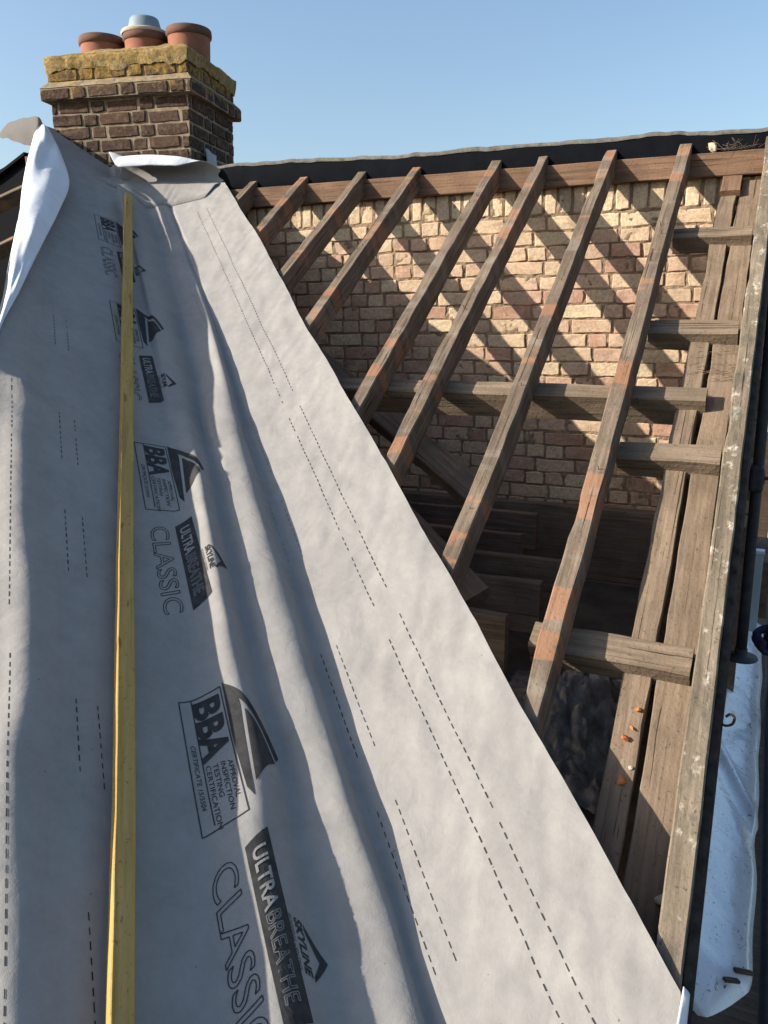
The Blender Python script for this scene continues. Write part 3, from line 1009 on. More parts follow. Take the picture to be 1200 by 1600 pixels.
def height(s, t):
    s = np.asarray(s, float); t = np.asarray(t, float)
    s, t = np.broadcast_arrays(s, t)
    shp = s.shape
    s = s.ravel(); t = t.ravel()
    v = fV(t)
    Al, Ap, Bl, Bp, Lf = fAl(t), fAp(t) + 0.022 + 0.03 * np.clip((2.7 - t) / 0.4, 0, 1), fBl(t), fBp(t), fL(t)
    kA, kB, kL = aA(t), aB(t), aL(t)
    mid = batten_s(t)
    lo = Lf + 0.10
    one = np.ones_like(t)
    kAc = np.clip(kA, 0, 1)
    qL = -0.066 * one
    qA1 = -0.028 - 0.042 * (1 - kAc)
    qA0 = qA1 - 0.004 - 0.036 * kAc
    qB0 = -0.030 * one
    qB1 = 0.010 - 0.028 * (1 - np.clip(kB, 0, 1))
    vv_ = np.maximum(v, Bp + 0.03)
    m1 = np.maximum(mid, lo + 0.03)
    m2 = np.maximum(m1 + 0.05, (m1 + Al) / 2 + 0.05)
    m2 = np.minimum(m2, Al - 0.03)
    m1 = np.minimum(m1, m2 - 0.03)
    gAB = (Ap + Bl) / 2 + 0.01
    dBV = np.minimum(0.024, 0.30 * (vv_ - Bp)) * (0.15 + 0.85 * np.clip(kB, 0, 1))
    xk = np.stack([Lf - 1.2, Lf - 0.35, Lf - 0.11, Lf, np.minimum(lo, m1 - .03), m1, m2, Al, Ap, gAB, Bl, Bp, Bp * .45 + vv_ * .55, vv_])
    yk = np.stack([qL - 0.34 * kL + 0.10 * (1 - kL), qL - 0.12 * kL + 0.045 * (1 - kL), qL - 0.042 * kL + 0.022 * (1 - kL), qL + 0.0, -0.092 * one, -0.106 * one, -0.102 * one, qA0, qA1, np.minimum(qA1 - 0.03, -0.068), qB0, qB1, np.minimum(qB1, 0) - dBV, 0.0 * one])
    q = pchip(xk, yk, s)
    main = 0.5 * K * (s + t) + C0
    left = 0.5 * K * (vv_ + t) + C0 - SLF * (s - vv_) + q
    z = np.where(s > vv_, main, left)
    # bedding of the valley crease
    # wrinkles and sag
    w = 0.0022 * nz(s, t, 13, 5, 0.3) + 0.0013 * nz(s, t, 29, 13, 1.9)
    edge = np.clip((s - 1.1) / 0.28, 0, 1)
    w = w + (0.003 * nz(s + 0.3 * t, t, 21, 9, 0.8) + 0.0014 * nz(s - 0.5 * t, t, 43, 17, 4.1)) * np.clip((s - v - 0.02) / 0.15, 0, 1) + 0.010 * edge ** 2 * (0.5 + 0.5 * np.sin(t * 3.1 + 0.6)) + 0.004 * nz(s, t, 9, 4.2, 2.2) * np.clip((s - v - 0.05) / 0.2, 0, 1)
    # crumple where the fold on the left begins
    g = np.exp(-((t - 4.10) / 0.11) ** 2 - ((s + 0.15) / 0.14) ** 2)
    w = w + 0.035 * g + 0.016 * g * np.sin(30 * (t - 4.1) + 18 * s)
    # stapled puckers on the slope side below the curl
    g2 = np.exp(-((t - 6.85) / 0.25) ** 2 - ((s - 0.93) / 0.07) ** 2)
    w = w + 0.004 * g2 * np.sin(9 * (t - 6.6))
    z = z + w + LIFT
    return z.reshape(shp)


def SP(s, t, lift=0.0):
    """numpy point(s) of the sheet, raised along its own normal"""
    s = np.asarray(s, float); t = np.asarray(t, float)
    s, t = np.broadcast_arrays(s, t)
    P = np.stack([(s - t) / 2, (s + t) / 2, height(s, t)], -1)
    if lift is not None and np.any(np.asarray(lift) != 0):
        e = 0.004
        ds = np.stack([np.full(s.shape, e), np.full(s.shape, e), height(s + e, t) - height(s - e, t)], -1)
        dt = np.stack([np.full(s.shape, -e), np.full(s.shape, e), height(s, t + e) - height(s, t - e)], -1)
        N = np.cross(ds, dt)
        N /= np.linalg.norm(N, axis=-1, keepdims=True)
        P = P + N * np.asarray(lift)[..., None] if np.ndim(lift) else P + N * lift
    return P


memb = empty('roof_membrane', tuple(SP(0.8, 3.0).tolist()))
tag(memb, 'grey breathable roofing membrane draped down the valley, printed with dark lettering', 'roof membrane')
MI = Matrix.Translation(-Vector(memb.location))

fLeft = tab([(0.0, -1.15), (3.9, -1.15), (4.0, -.95), (4.15, -.55), (4.302, -.345), (4.575, -.308), (4.856, -.284), (5.163, -.267), (5.616, -.24), (6.055, -.216), (6.48, -.203), (6.964, -.18), (7.489, -.145), (8.013, -.11), (9, -.05)])
NT, NS = 620, 300
T0, T1 = 0.55, 8.95
verts = []
ts = np.linspace(T0, T1, NT + 1)
us = np.linspace(0, 1, NS + 1)
Tg, Ug = np.meshgrid(ts, us, indexing='ij')
left_ = fLeft(Tg)
redge = 1.38 + 0.006 * np.sin(Tg * 2.3) + 0.003 * np.sin(Tg * 7.1)
redge = np.minimum(redge, Tg - 0.10 + 0.02 * np.sin(Tg * 9))           # trimmed along the verge
redge = np.maximum(redge, left_ + 0.05)
Sg = left_ + (redge - left_) * Ug
Pg = SP(Sg, Tg)
keep = ((Sg - Tg) / 2 > -4.285) & ((Sg + Tg) / 2 < np.where(Sg < 0.82, 4.452, 4.47 + 0.012 * np.sin(Sg * 30)))
bm = bmesh.new()
vm = {}
PP = Pg.reshape(-1, 3)
kk = keep.ravel()
vl = [bm.verts.new(p) if k_ else None for p, k_ in zip(PP.tolist(), kk.tolist())]
st = NS + 1
for i in range(NT):
    for j in range(NS):
        a, b, c, d = vl[i * st + j], vl[i * st + j + 1], vl[(i + 1) * st + j + 1], vl[(i + 1) * st + j]
        if a and b and c and d:
            bm.faces.new((a, b, c, d))
bmesh.ops.recalc_face_normals(bm, faces=bm.faces)
for f in bm.faces:
    f.smooth = True
if sum(f.normal.z for f in list(bm.faces)[:50]) < 0:
    bmesh.ops.reverse_faces(bm, faces=bm.faces)


# ---- printing, laid on the sheet as thin film in the same mesh
PW = 0.768                                               # metres of sheet per unit of s
PL = 0.785                                               # metres of sheet per unit of t


def put(bm, polys, mi, lift):
    """polys: list of lists of (s, t)"""
    flat = [p for poly in polys for p in poly]
    if not flat:
        return
    arr = np.array(flat)
    Q = SP(arr[:, 0], arr[:, 1], lift)
    k_ = 0
    for poly in polys:
        vs = [bm.verts.new(Q[k_ + i]) for i in range(len(poly))]
        k_ += len(poly)
        try:
            f = bm.faces.new(vs)
            f.normal_update()
            if f.normal.z < 0:
                f.normal_flip()
            f.material_index = mi
            f.smooth = False
        except ValueError:
            pass


def dense(poly, step=0.018):
    """fill a convex polygon in (s, t) with small cells"""
    b2 = bmesh.new()
    vs = [b2.verts.new((p[0], p[1], 0)) for p in poly]
    b2.faces.new(vs)
    bmesh.ops.triangulate(b2, faces=b2.faces[:])
    for _ in range(6):
        es = [e for e in b2.edges if e.calc_length() > step * 1.5]
        if not es:
            break
        bmesh.ops.subdivide_edges(b2, edges=es, cuts=1)
        bmesh.ops.triangulate(b2, faces=b2.faces[:])
    out = [[(v.co.x, v.co.y) for v in f.verts] for f in b2.faces]
    b2.free()
    return out


def stroke(pts, w):
    """polyline of width w (metres) as small quads"""
    out = []
    for (s0, t0), (s1, t1) in zip(pts, pts[1:]):
        n_ = max(1, int(math.hypot((s1 - s0) * PW, (t1 - t0) * PL) / 0.016))
        d = Vector(((s1 - s0) * PW, (t1 - t0) * PL))
        if d.length < 1e-6:
            continue
        d.normalize()
        nx_, ny_ = -d.y * w / 2 / PW, d.x * w / 2 / PL
        for i in range(n_):
            a, b = i / n_, (i + 1) / n_
            A = (s0 + (s1 - s0) * a, t0 + (t1 - t0) * a)
            B = (s0 + (s1 - s0) * b, t0 + (t1 - t0) * b)
            out.append([(A[0] + nx_, A[1] + ny_), (B[0] + nx_, B[1] + ny_), (B[0] - nx_, B[1] - ny_), (A[0] - nx_, A[1] - ny_)])
    return out


_tc = {}


def text_cells(body, outline=False, bold=0.0, shear=0.0, width=None, height_=1.0):
    """cells of a word in unit letter height, reading along +x"""
    key = (body, outline, bold, shear, width)
    if key in _tc:
        return _tc[key]
    cu = bpy.data.curves.new('t', 'FONT')
    cu.body = body
    cu.size = 1.0
    cu.shear = shear
    cu.offset = bold
    cu.resolution_u = 4
    if outline:
        cu.fill_mode = 'NONE' if hasattr(cu, 'fill_mode') else cu.fill_mode
        cu.dimensions = '3D'
        cu.fill_mode = 'HALF'
        cu.bevel_depth = 0.0
        cu.dimensions = '2D'
        cu.fill_mode = 'NONE'
    ob = bpy.data.objects.new('t', cu)
    col.objects.link(ob)
    dg = bpy.context.evaluated_depsgraph_get()
    dg.update()
    me = bpy.data.meshes.new_from_object(ob.evaluated_get(dg))
    bpy.data.objects.remove(ob)
    bpy.data.curves.remove(cu)
    co = np.array([v.co[:] for v in me.vertices])
    x0, x1 = co[:, 0].min(), co[:, 0].max()
    H = 0.729
    if outline:
        res = []
        for e in me.edges:
            a, b = co[e.vertices[0]], co[e.vertices[1]]
            res.append((((a[0] - x0) / (x1 - x0), a[1] / H), ((b[0] - x0) / (x1 - x0), b[1] / H)))
    else:
        b2 = bmesh.new()
        b2.from_mesh(me)
        bmesh.ops.triangulate(b2, faces=b2.faces[:])
        for _ in range(2):
            es = [e for e in b2.edges if e.calc_length() > 0.35]
            if not es:
                break
            bmesh.ops.subdivide_edges(b2, edges=es, cuts=1)
            bmesh.ops.triangulate(b2, faces=b2.faces[:])
        res = [[((v.co.x - x0) / (x1 - x0), v.co.y / H) for v in f.verts] for f in b2.faces]
        b2.free()
    bpy.data.meshes.remove(me)
    _tc[key] = res
    return res


def word(bm, body, s0, s1, t0, t1, mi, lift, slant=0.0, **kw):
    """letters stand from s0 (foot) to s1 (head); reading runs from t0 down to t1"""
    outline = kw.get('outline')
    cells = text_cells(body, **kw)

    def mp(p):
        return (s0 + (s1 - s0) * p[1], t0 + (t1 - t0) * p[0] + slant * p[1])
    if outline:
        out = []
        for a, b in cells:
            out += stroke([mp(a), mp(b)], 0.0022)
        put(bm, out, mi, lift)
    else:
        put(bm, [[mp(p) for p in c] for c in cells], mi, lift)


def arc_pts(p0, p1, p2, n_=14):
    return [((1 - u) ** 2 * p0[0] + 2 * u * (1 - u) * p1[0] + u * u * p2[0], (1 - u) ** 2 * p0[1] + 2 * u * (1 - u) * p1[1] + u * u * p2[1]) for u in [i / n_ for i in range(n_ + 1)]]


INK, PALE = 2, 3


def unit(bm, tb):
    """one repeat of the printed pattern; tb = t where the certificate frame starts"""
    L1, L2 = 0.0012, 0.0022
    f0, f1, s0, s1 = tb, tb - 0.50, 0.272, 0.419
    frame = [(s0, f0 - .045), (s1, f0), (s1, f1 + .03), (s0, f1 - .01), (s0, f0 - .045)]
    put(bm, stroke(frame, 0.0028), INK, L1)
    put(bm, stroke([(0.314, f0 - .032), (0.314, f1 + .018)], 0.0028), INK, L1)
    # three heavy letters
    word(bm, 'BBA', 0.320, 0.411, f0 - 0.045, f0 - 0.268, INK, L1, slant=0.022, bold=0.04)
    for i, w_ in enumerate(('APPROVAL', 'INSPECTION', 'TESTING', 'CERTIFICATION')):
        b0 = 0.392 - i * 0.0235
        Lw = 0.0235 * len(w_) * 0.72
        word(bm, w_, b0, b0 + 0.0165, f0 - 0.275, f0 - 0.275 - Lw * 1.02, INK, L1)
    word(bm, 'CERTIFICATE 15/5504', 0.286, 0.302, f0 - 0.20, f0 - 0.425, INK, L1)
    # the sail mark: a bar, a wedge and a curved rim
    a0 = f0 + 0.012
    put(bm, dense([(0.428, a0), (0.468, a0 - .075), (0.470, a0 - .11), (0.447, a0 - .44), (0.430, a0 - .405)]), INK, L1)
    put(bm, dense([(0.428, a0), (0.430, a0 - .405), (0.424, a0 - .2)]), INK, L1)
    rim_o = arc_pts((0.432, a0 - 0.008), (0.530, a0 - .09), (0.566, a0 - .245))
    rim_i = arc_pts((0.462, a0 - 0.075), (0.515, a0 - .13), (0.552, a0 - .270))
    for k_ in range(len(rim_o) - 1):
        put(bm, [[rim_o[k_], rim_o[k_ + 1], rim_i[k_ + 1], rim_i[k_]]], INK, L1)
    wo = arc_pts((0.482, a0 - 0.125), (0.515, a0 - .165), (0.545, a0 - .285))
    wt = (0.462, a0 - .39)
    for k_ in range(len(wo) - 1):
        put(bm, dense([wo[k_], wo[k_ + 1], wt]), INK, L1)
    # name block and outlined words
    g0, g1 = tb - 0.545, tb - 1.01
    put(bm, dense([(0.384, g0 - .03), (0.462, g0 + .02), (0.468, g1 + .02), (0.386, g1 - .03)]), INK, L1)
    word(bm, 'ULTRA', 0.402, 0.446, g0 - .045, g0 - .045 - 0.165, 0, L2, slant=0.02, bold=0.02)
    word(bm, 'BREATHE', 0.402, 0.446, g0 - .218, g1 + .035, PALE, L2, slant=0.02, outline=True)
    word(bm, 'CLASSIC', 0.276, 0.356, tb - 0.62, tb - 1.075, INK, L1, slant=0.04, outline=True, shear=0.0)
    # little roof mark
    h0 = tb - 0.745
    word(bm, 'SKYLINE', 0.482, 0.503, h0, h0 - .128, INK, L1, bold=0.03)
    word(bm, 'ROOFING CENTRES', 0.466, 0.474, h0, h0 - .128, INK, L1)
    put(bm, dense([(0.505, h0 - .004), (0.556, h0 - .082), (0.532, h0 - .082), (0.507, h0 - .024)]), INK, L1)
    put(bm, dense([(0.556, h0 - .082), (0.505, h0 - .136), (0.507, h0 - .122), (0.532, h0 - .082)]), INK, L1)


for i in range(-1, 4):
    unit(bm, 2.745 + 1.40 * i)


def dashes(bm, s, ta, tb_, w=0.0032, L=0.016, gap=0.0095, mi=INK):
    t = ta
    out = []
    while t < tb_:
        if rnd.random() > 0.03:
            ss = s(t) if callable(s) else s
            w2 = w * rnd.uniform(.75, 1.1) / PW
            l2 = L * rnd.uniform(.8, 1.05) / PL
            out.append([(ss - w2 / 2, t), (ss + w2 / 2, t), (ss + w2 / 2, t + l2), (ss - w2 / 2, t + l2)])
        t += (L + gap) / PL
    put(bm, out, mi, 0.0008)


dashes(bm, 1.155, 0.9, 2.90); dashes(bm, 1.155, 3.05, 4.38); dashes(bm, 1.157, 4.52, 7.2)
dashes(bm, 1.086, 0.9, 2.84); dashes(bm, 1.083, 3.0, 4.32); dashes(bm, 1.085, 4.46, 7.2)
for ta, tb_ in ((1.0, 1.62), (1.83, 2.31), (2.50, 2.93), (3.42, 3.80), (4.0, 4.46), (5.4, 5.9), (6.93, 7.45)):
    dashes(bm, 0.905, ta, tb_, w=0.0026, mi=PALE if ta > 3 else INK)
    dashes(bm, 0.842, ta, tb_, w=0.0026, mi=PALE if ta > 3 else INK)
for ta, tb_ in ((1.0, 1.45), (1.73, 2.00), (2.34, 2.63), (3.14, 3.44), (3.76, 4.08), (4.7, 5.0)):
    dashes(bm, -0.048, ta, tb_, w=0.0026)
    if ta > 2.2:
        dashes(bm, 0.014, ta, tb_, w=0.0026)
dashes(bm, -0.230, 1.0, 2.7, w=0.0026); dashes(bm, -0.235, 2.9, 4.1, w=0.0024)

sheet = from_bm('sheet', bm, [M['membrane'], M['white'], M['ink'], M['inkpale']], memb)
sheet.matrix_parent_inverse = MI


bm = bmesh.new()
pv = None
for i in range(41):
    t = 4.02 + 4.15 * i / 40
    s_ = max(-0.19 + 0.01 * (t - 4), float(fLeft(t)) + 0.03)
    p = SP(s_, t)
    ring = [bm.verts.new((p[0], p[1], p[2] - 0.03)), bm.verts.new((p[0] + 0.02, p[1], -1.3))]
    if pv:
        bm.faces.new((pv[0], pv[1], ring[1], ring[0]))
    pv = ring
o = from_bm('sun_block_sheet', bm, M['felt'])  # added sheet, out of view, stops sun leaking in under the membrane
o.modifiers.new('thick', 'SOLIDIFY').thickness = 0.004
tag(o, 'unseen black sheet added below the left edge of the membrane to keep sun out of the void', 'felt')


def two_sided(name, grid, mats, parent, thick=0.0016):
    """skin from a grid of points; first material on the side the normals show, second behind"""
    bm = bmesh.new()
    rows = [[bm.verts.new(p) for p in r] for r in grid]
    for a, b in zip(rows, rows[1:]):
        for j in range(len(a) - 1):
            bm.faces.new((a[j], a[j + 1], b[j + 1], b[j]))
    o = from_bm(name, bm, mats, parent, smooth=True)
    m = o.modifiers.new('thick', 'SOLIDIFY')
    m.thickness = thick
    m.offset = 0
    m.material_offset = 1
    m.material_offset_rim = 0
    o.matrix_parent_inverse = MI
    return o


def spline(pts, n_):
    """Catmull-Rom through points"""
    P = [Vector(p) for p in pts]
    P = [2 * P[0] - P[1]] + P + [2 * P[-1] - P[-2]]
    out = []
    m_ = len(P) - 3
    for i in range(n_ + 1):
        u = i / n_ * m_
        k_ = min(int(u), m_ - 1)
        f = u - k_
        a, b, c, d = P[k_:k_ + 4]
        out.append(0.5 * ((2 * b) + (c - a) * f + (2 * a - 5 * b + 4 * c - d) * f * f + (3 * b - a - 3 * c + d) * f ** 3))
    return out


# ---- left edge folded back over itself, white underside up
FL = [(-4.03, 3.93, 1.175), (-3.983, 3.879, 1.157), (-3.744, 3.604, 0.992), (-3.503, 3.329, 0.826), (-3.277, 3.08, 0.671), (-3.076, 2.866, 0.532), (-2.872, 2.638, 0.392), (-2.666, 2.405, 0.244), (-2.523, 2.247, 0.14), (-2.395, 2.096, 0.047), (-2.276, 1.946, -0.035)]
FR = [(-4.00, 3.955, 1.187), (-3.96, 3.948, 1.18), (-3.826, 3.866, 1.075), (-3.698, 3.768, 0.989), (-3.366, 3.476, 0.763), (-3.076, 3.1, 0.562), (-2.855, 2.793, 0.407), (-2.643, 2.496, 0.254), (-2.485, 2.274, 0.136), (-2.364, 2.098, 0.047), (-2.245, 1.946, -0.035)]
NL = Vector((0.70, 0.03, 1)).normalized()
la, ra = spline([Vector(p) * 1.03 for p in FL], 90), spline([Vector(p) * 1.03 for p in FR], 90)
grid = []
for i in range(91):
    r_ = []
    for j in range(31):
        u = j / 30
        w = (ra[i] - la[i]).length
        p = la[i].lerp(ra[i], u)
        bul = math.sin(math.pi * u) ** 0.8 * min(0.036, 0.25 * w) * (1 - 0.35 * u)
        crumple = 0.018 * noise.noise((i * 0.09, u * 3.0, 1.0)) * math.sin(math.pi * u) + 0.03 * math.exp(-((i - 26) / 6) ** 2) * math.sin(math.pi * u) * math.sin(7 * u + 1)
        r_.append(p + NL * (bul + crumple + 0.004))
    grid.append(r_)
two_sided('folded_edge', grid, [M['membrane'], M['white']], memb)

# ---- far left corner flopping over, grey face out
TOPC = [(-4.083, 3.70, 1.108), (-4.11, 3.78, 1.169), (-4.132, 3.86, 1.219), (-4.146, 3.98, 1.26), (-4.16, 4.08, 1.290), (-4.09, 4.05, 1.235)]
BOTC = [(-4.106, 3.72, 1.102), (-4.195, 3.85, 1.122), (-4.265, 3.98, 1.142), (-4.30, 4.10, 1.147), (-4.26, 4.14, 1.145), (-4.10, 4.05, 1.165)]
ta_, ba_ = spline(TOPC, 50), spline(BOTC, 50)
grid = []
for i in range(51):
    r_ = []
    for j in range(17):
        u = j / 16
        p = ba_[i].lerp(ta_[i], u)
        p = p + Vector((0.35, 0.6, 0.2)) * (0.035 * math.sin(math.pi * u) * math.sin(math.pi * i / 50)) + Vector((0, 0, 1)) * 0.012 * noise.noise((i * .12, u * 2, 4))
        r_.append(p)
    grid.append(r_)
o = two_sided('flopped_corner', grid, [M['thin'], M['thin']], memb)
o.modifiers.clear()

# ---- top edge curled towards the camera below the chimney
grid = []
NU = 80
cx0, cx1 = -3.74, -3.115
cy0, cy1 = 4.25, 4.455


def surf_z(x, y):
    return float(height(x + y, y - x))


cz0, cz1 = surf_z(cx0, cy0) - 0.03, surf_z(cx1, cy1) + 0.0
for i in range(NU + 1):
    u = i / NU
    x = cx0 + (cx1 - cx0) * u
    yb = cy0 + (cy1 - cy0) * u                            # where it leaves the roof
    zb = max(surf_z(x, yb), cz0 + (cz1 - cz0) * u)
    r = 0.070 + 0.014 * math.sin(math.pi * min(1, u * 1.1)) - 0.010 * u
    fmax = math.radians(272 - 8 * u - 175 * (max(0, u - 0.66) / 0.34) ** 1.4 - 80 * max(0, 0.14 - u) / 0.14 + 5 * math.sin(u * 9) * (1 - u))
    yc, zc = yb - 0.01, zb + r
    r_ = []
    for q in (0.16, 0.10, 0.05):
        yy = yb - q
        z0_ = surf_z(x, yy) + 0.004
        f = (0.16 - q) / 0.16
        r_.append((x, yy, max(z0_, z0_ * (1 - f ** 2) + zb * f ** 2)))
    for j in range(46):
        w = j / 45
        ph = w * fmax                                     # from the roof, away from the camera, up and over
        rr = r * (1 - 0.12 * w)
        yy = yc + rr * math.sin(ph) * 1.05
        zz = zc - rr * math.cos(ph)
        q = 0.004 * noise.noise((u * 4, w * 3, 2.2)) + 0.008 * w ** 3 * noise.noise((u * 7, 7.1, 0))
        r_.append((x - 0.02 * w * (1 - u), yy - q, zz + q))
    grid.append(r_)
two_sided('curled_edge', grid, [M['white'], M['membrane']], memb)

# ---- lower right corner turned under at the verge
grid = []
for i in range(41):
    u = i / 40
    t = 1.475 - 0.42 * u
    sx = t - 0.10 + 0.02 * math.sin(t * 9)
    p = Vector(SP(sx, t).tolist())
    r_ = []
    for j in range(11):
        w = j / 10
        r_.append(p + Vector((0.030 * math.sin(w * 2.6) * (0.4 + u), 0.0, -0.16 * w * min(1, 0.15 + 1.6 * u))) + Vector((0, 0.0, 0)))
    grid.append(r_)
two_sided('turned_corner', grid, [M['white'], M['white']], memb)

# ================================================================== YELLOW BATTEN
e0 = Vector(SP(BT0[1], BT0[0]).tolist())
e1 = Vector(SP(BT1[1], BT1[0]).tolist())
dv = (e1 - e0).normalized()
lift_ = 0.0
for i in range(80):
    u = i / 79
    for off in (-0.03, 0, 0.03):
        t = BT0[0] + (BT1[0] - BT0[0]) * u
        s_ = BT0[1] + (BT1[1] - BT0[1]) * u + off
        p = SP(s_, t)
        lz = e0.z + (e1.z - e0.z) * u
        lift_ = max(lift_, float(p[2]) - lz - 0.16 * abs(off) * 0)
NB = Vector((0.62, 0.0, 1.0))
NB = (NB - dv * NB.dot(dv)).normalized()
th_ = 0.026
o = timber('roofing_batten', e0 + Vector((0, 0, min(lift_, 0.03))) + NB * th_, e1 + Vector((0, 0, min(lift_, 0.03))) + NB * th_, 0.041, th_, NB, M['batten'], jit=0.0012, bow=0.006, seed=5)
tag(o, 'long yellow treated batten lying down the middle of the membrane', 'batten')

# ================================================================== BEYOND THE VERGE
# white sheeting on a low ledge
bm = bmesh.new()
NXs, NYs = 26, 150
rows = []
for j in range(NYs + 1):
    v = j / NYs
    y = 2.27 + 3.68 * v
    r_ = []
    for i in range(NXs + 1):
        u = i / NXs
        x0, x1 = -0.055, 0.128 + 0.004 * math.sin(y * 9)
        if v < 0.06:
            y2 = y + (0.0 if True else 0)
        x = x0 + (x1 - x0) * u
        ys_ = y + (0.20 * max(0, u - .30) ** 1.3 + 0.08 * max(0, .3 - u)) * (1 - v) ** 8
        z = -1.86 + 0.004 * noise.noise((x * 9, y * 3.0, 1)) + 0.002 * noise.noise((x * 20, y * 9, 5))
        z += 0.022 * math.exp(-((y - 3.62 + (x - 0.03) * 2.4) / 0.055) ** 2) - 0.012 * math.exp(-((y - 3.45 + (x - 0.03) * 2.4) / 0.09) ** 2)
        z -= 0.04 * max(0.0, u - 0.90) / 0.10
        z -= 0.095 * (u - 0.25)
        z -= 0.10 * max(0, 1 - v / 0.05) ** 2
        r_.append(bm.verts.new((x, ys_, z)))
    rows.append(r_)
for a, b in zip(rows, rows[1:]):
    for i in range(NXs):
        bm.faces.new((a[i], a[i + 1], b[i + 1], b[i]))
o = from_bm('plastic_sheet', bm, M['sheet'], smooth=True)
o.modifiers.new('thick', 'SOLIDIFY').thickness = 0.003
tag(o, 'dirty white plastic sheet spread on the ledge beyond the verge', 'sheet')
for i, (x, y, r, L) in enumerate(((0.060, 2.375, 0.9, .04), (0.094, 2.45, 0.8, .05))):
    zsc = lambda xx: -1.86 - 0.095 * ((xx + 0.055) / 0.183 - 0.25) + 0.010
    o = timber('wood_scrap', (x - L / 2, y, zsc(x - L / 2)), (x + L / 2, y + L * r, zsc(x + L / 2)), 0.016, 0.010, (0, 0, 1), M['old'], seed=91 + i)
    tag(o, ['scrap of wood nearest the turned-up end of the white sheet', 'second scrap of wood on the white sheet, farther from its end'][i], 'wood scrap')
# ledge and scaffold boards
bm = bmesh.new()
box_bm(bm, (-0.06, 2.15, -2.05), (0.14, 6.2, -1.95))
tag(from_bm('ledge', bm, M['darkwood']), 'dark ledge under the white sheet', 'ledge')
for i in range(4):
    o = timber('scaffold_board', (0.27 + 0.235 * i, 1.2, -1.98), (0.27 + 0.235 * i, 6.0, -1.98), 0.225, 0.038, (0, 0, 1), M['darkwood'], seed=95 + i)
    tag(o, ['scaffold board right beside the white sheet', 'second scaffold board out from the white sheet', 'third scaffold board out from the white sheet', 'outermost scaffold board, farthest from the roof'][i], 'board', 'scaffold boards beyond the verge')


def tube_obj(name, a, b, r, lab, group=None):
    bm = bmesh.new()
    a, b = Vector(a), Vector(b)
    tube_bm(bm, [a.lerp(b, i / 10) for i in range(11)], r, 18)
    return tag(from_bm(name, bm, M['steel']), lab, 'scaffold tube', group)


tA = tube_obj('scaffold_tube', (-0.002, 4.10, -1.47), (-0.006, 4.10, 1.35), 0.0245, 'dark upright scaffold tube standing behind the white sheet', 'scaffold tubes')
bm = bmesh.new()
lathe_bm(bm, [(0.004, -1.50), (0.075, -1.50), (0.078, -1.495), (0.075, -1.488), (0.03, -1.482), (0.0285, -1.45), (0.0, -1.45)], -0.002, 4.10, 24)
from_bm('base_plate', bm, M['steel'], tA)
tube_obj('scaffold_tube', (-0.078, 6.2, -1.4), (-0.080, 6.2, 0.55), 0.0245, 'thin upright scaffold tube seen close along the verge', 'scaffold tubes')
tube_obj('scaffold_tube', (0.16, 4.4, -6.6), (0.16, 4.4, 1.6), 0.0245, 'scaffold tube at the right edge, farthest from the roof', 'scaffold tubes')
tube_obj('scaffold_tube', (0.155, 1.5, -1.86), (0.155, 6.4, -1.86), 0.0245, 'long level scaffold tube along the right side of the white sheet', 'scaffold tubes')
bm = bmesh.new()
box_bm(bm, (-0.06, 4.045, -0.66), (0.03, 4.155, -0.60), bev=0.012)
box_bm(bm, (-0.035, 4.03, -0.69), (0.025, 4.17, -0.57), bev=0.015)
cpl = from_bm('scaffold_coupler', bm, M['steel'])
for a_, b_2, r_2 in (((-0.075, 4.06, -0.63), (0.05, 4.06, -0.625), 0.008), ((-0.06, 4.02, -0.60), (-0.06, 4.10, -0.60), 0.013)):
    bm = bmesh.new()
    tube_bm(bm, [a_, b_2], r_2, 8)
    from_bm('bolt', bm, M['rust'], cpl)
tag(cpl, 'dark scaffold coupler clamped on the upright tube', 'coupler')
# board leaning below
bm = bmesh.new()
box_bm(bm, (-0.12, 5.60, -1.86), (0.075, 5.64, -1.335), bev=0.004)
wb = from_bm('white_board', bm, M['panel'])
tag(wb, 'weathered pale board standing upright behind the scaffold tube', 'board')
bm = bmesh.new()
box_bm(bm, (-0.125, 5.585, -1.345), (0.08, 5.655, -1.322), bev=0.004)
from_bm('top_rail', bm, M['upvc'], wb)
bm = bmesh.new()
for q in range(0):
    z = -1.42 - q * 0.055 + rnd.uniform(-.02, .02)
    x = rnd.uniform(-.10, .0)
    tube_bm(bm, [(x, 5.598, z), (x + .03, 5.597, z + .004), (x + .06, 5.598, z + rnd.uniform(-.004, .008))], 0.0022, 5)
bm.free()
bm = bmesh.new()
box_bm(bm, (-0.19, 7.3, -1.70), (-0.02, 7.5, -1.58), bev=0.01)
box_bm(bm, (-0.20, 7.29, -1.58), (-0.01, 7.51, -1.56), bev=0.004)
tag(from_bm('blue_crate', bm, M['blue']), 'small blue plastic crate beyond the scaffold', 'crate')
bm = bmesh.new()
tube_bm(bm, [(-0.135, 7.0, -1.45), (-0.120, 7.0, -1.20), (-0.105, 7.0, -0.98)], 0.045, 10)
tag(from_bm('pale_pipe', bm, M['panel']), 'pale drainpipe section seen between the tubes', 'pipe')
bm = bmesh.new()
box_bm(bm, (-0.35, 6.9, -6.6), (0.25, 7.8, -1.72))
tag(from_bm('brick_pier', bm, bpy.data.materials['sooty_wall']), 'dark pier carrying the blue crate', 'pier')
bm = bmesh.new()
for i in range(30):
    box_bm(bm, (-3.2 + .21 * i, 9.5, -6.6), (-3.005 + .21 * i, 9.525, -0.98 + 0.01 * (i % 3)), bev=0.003)
tag(from_bm('timber_fence', bm, M['fence']), 'tall dark timber hoarding beyond the scaffold', 'fence')

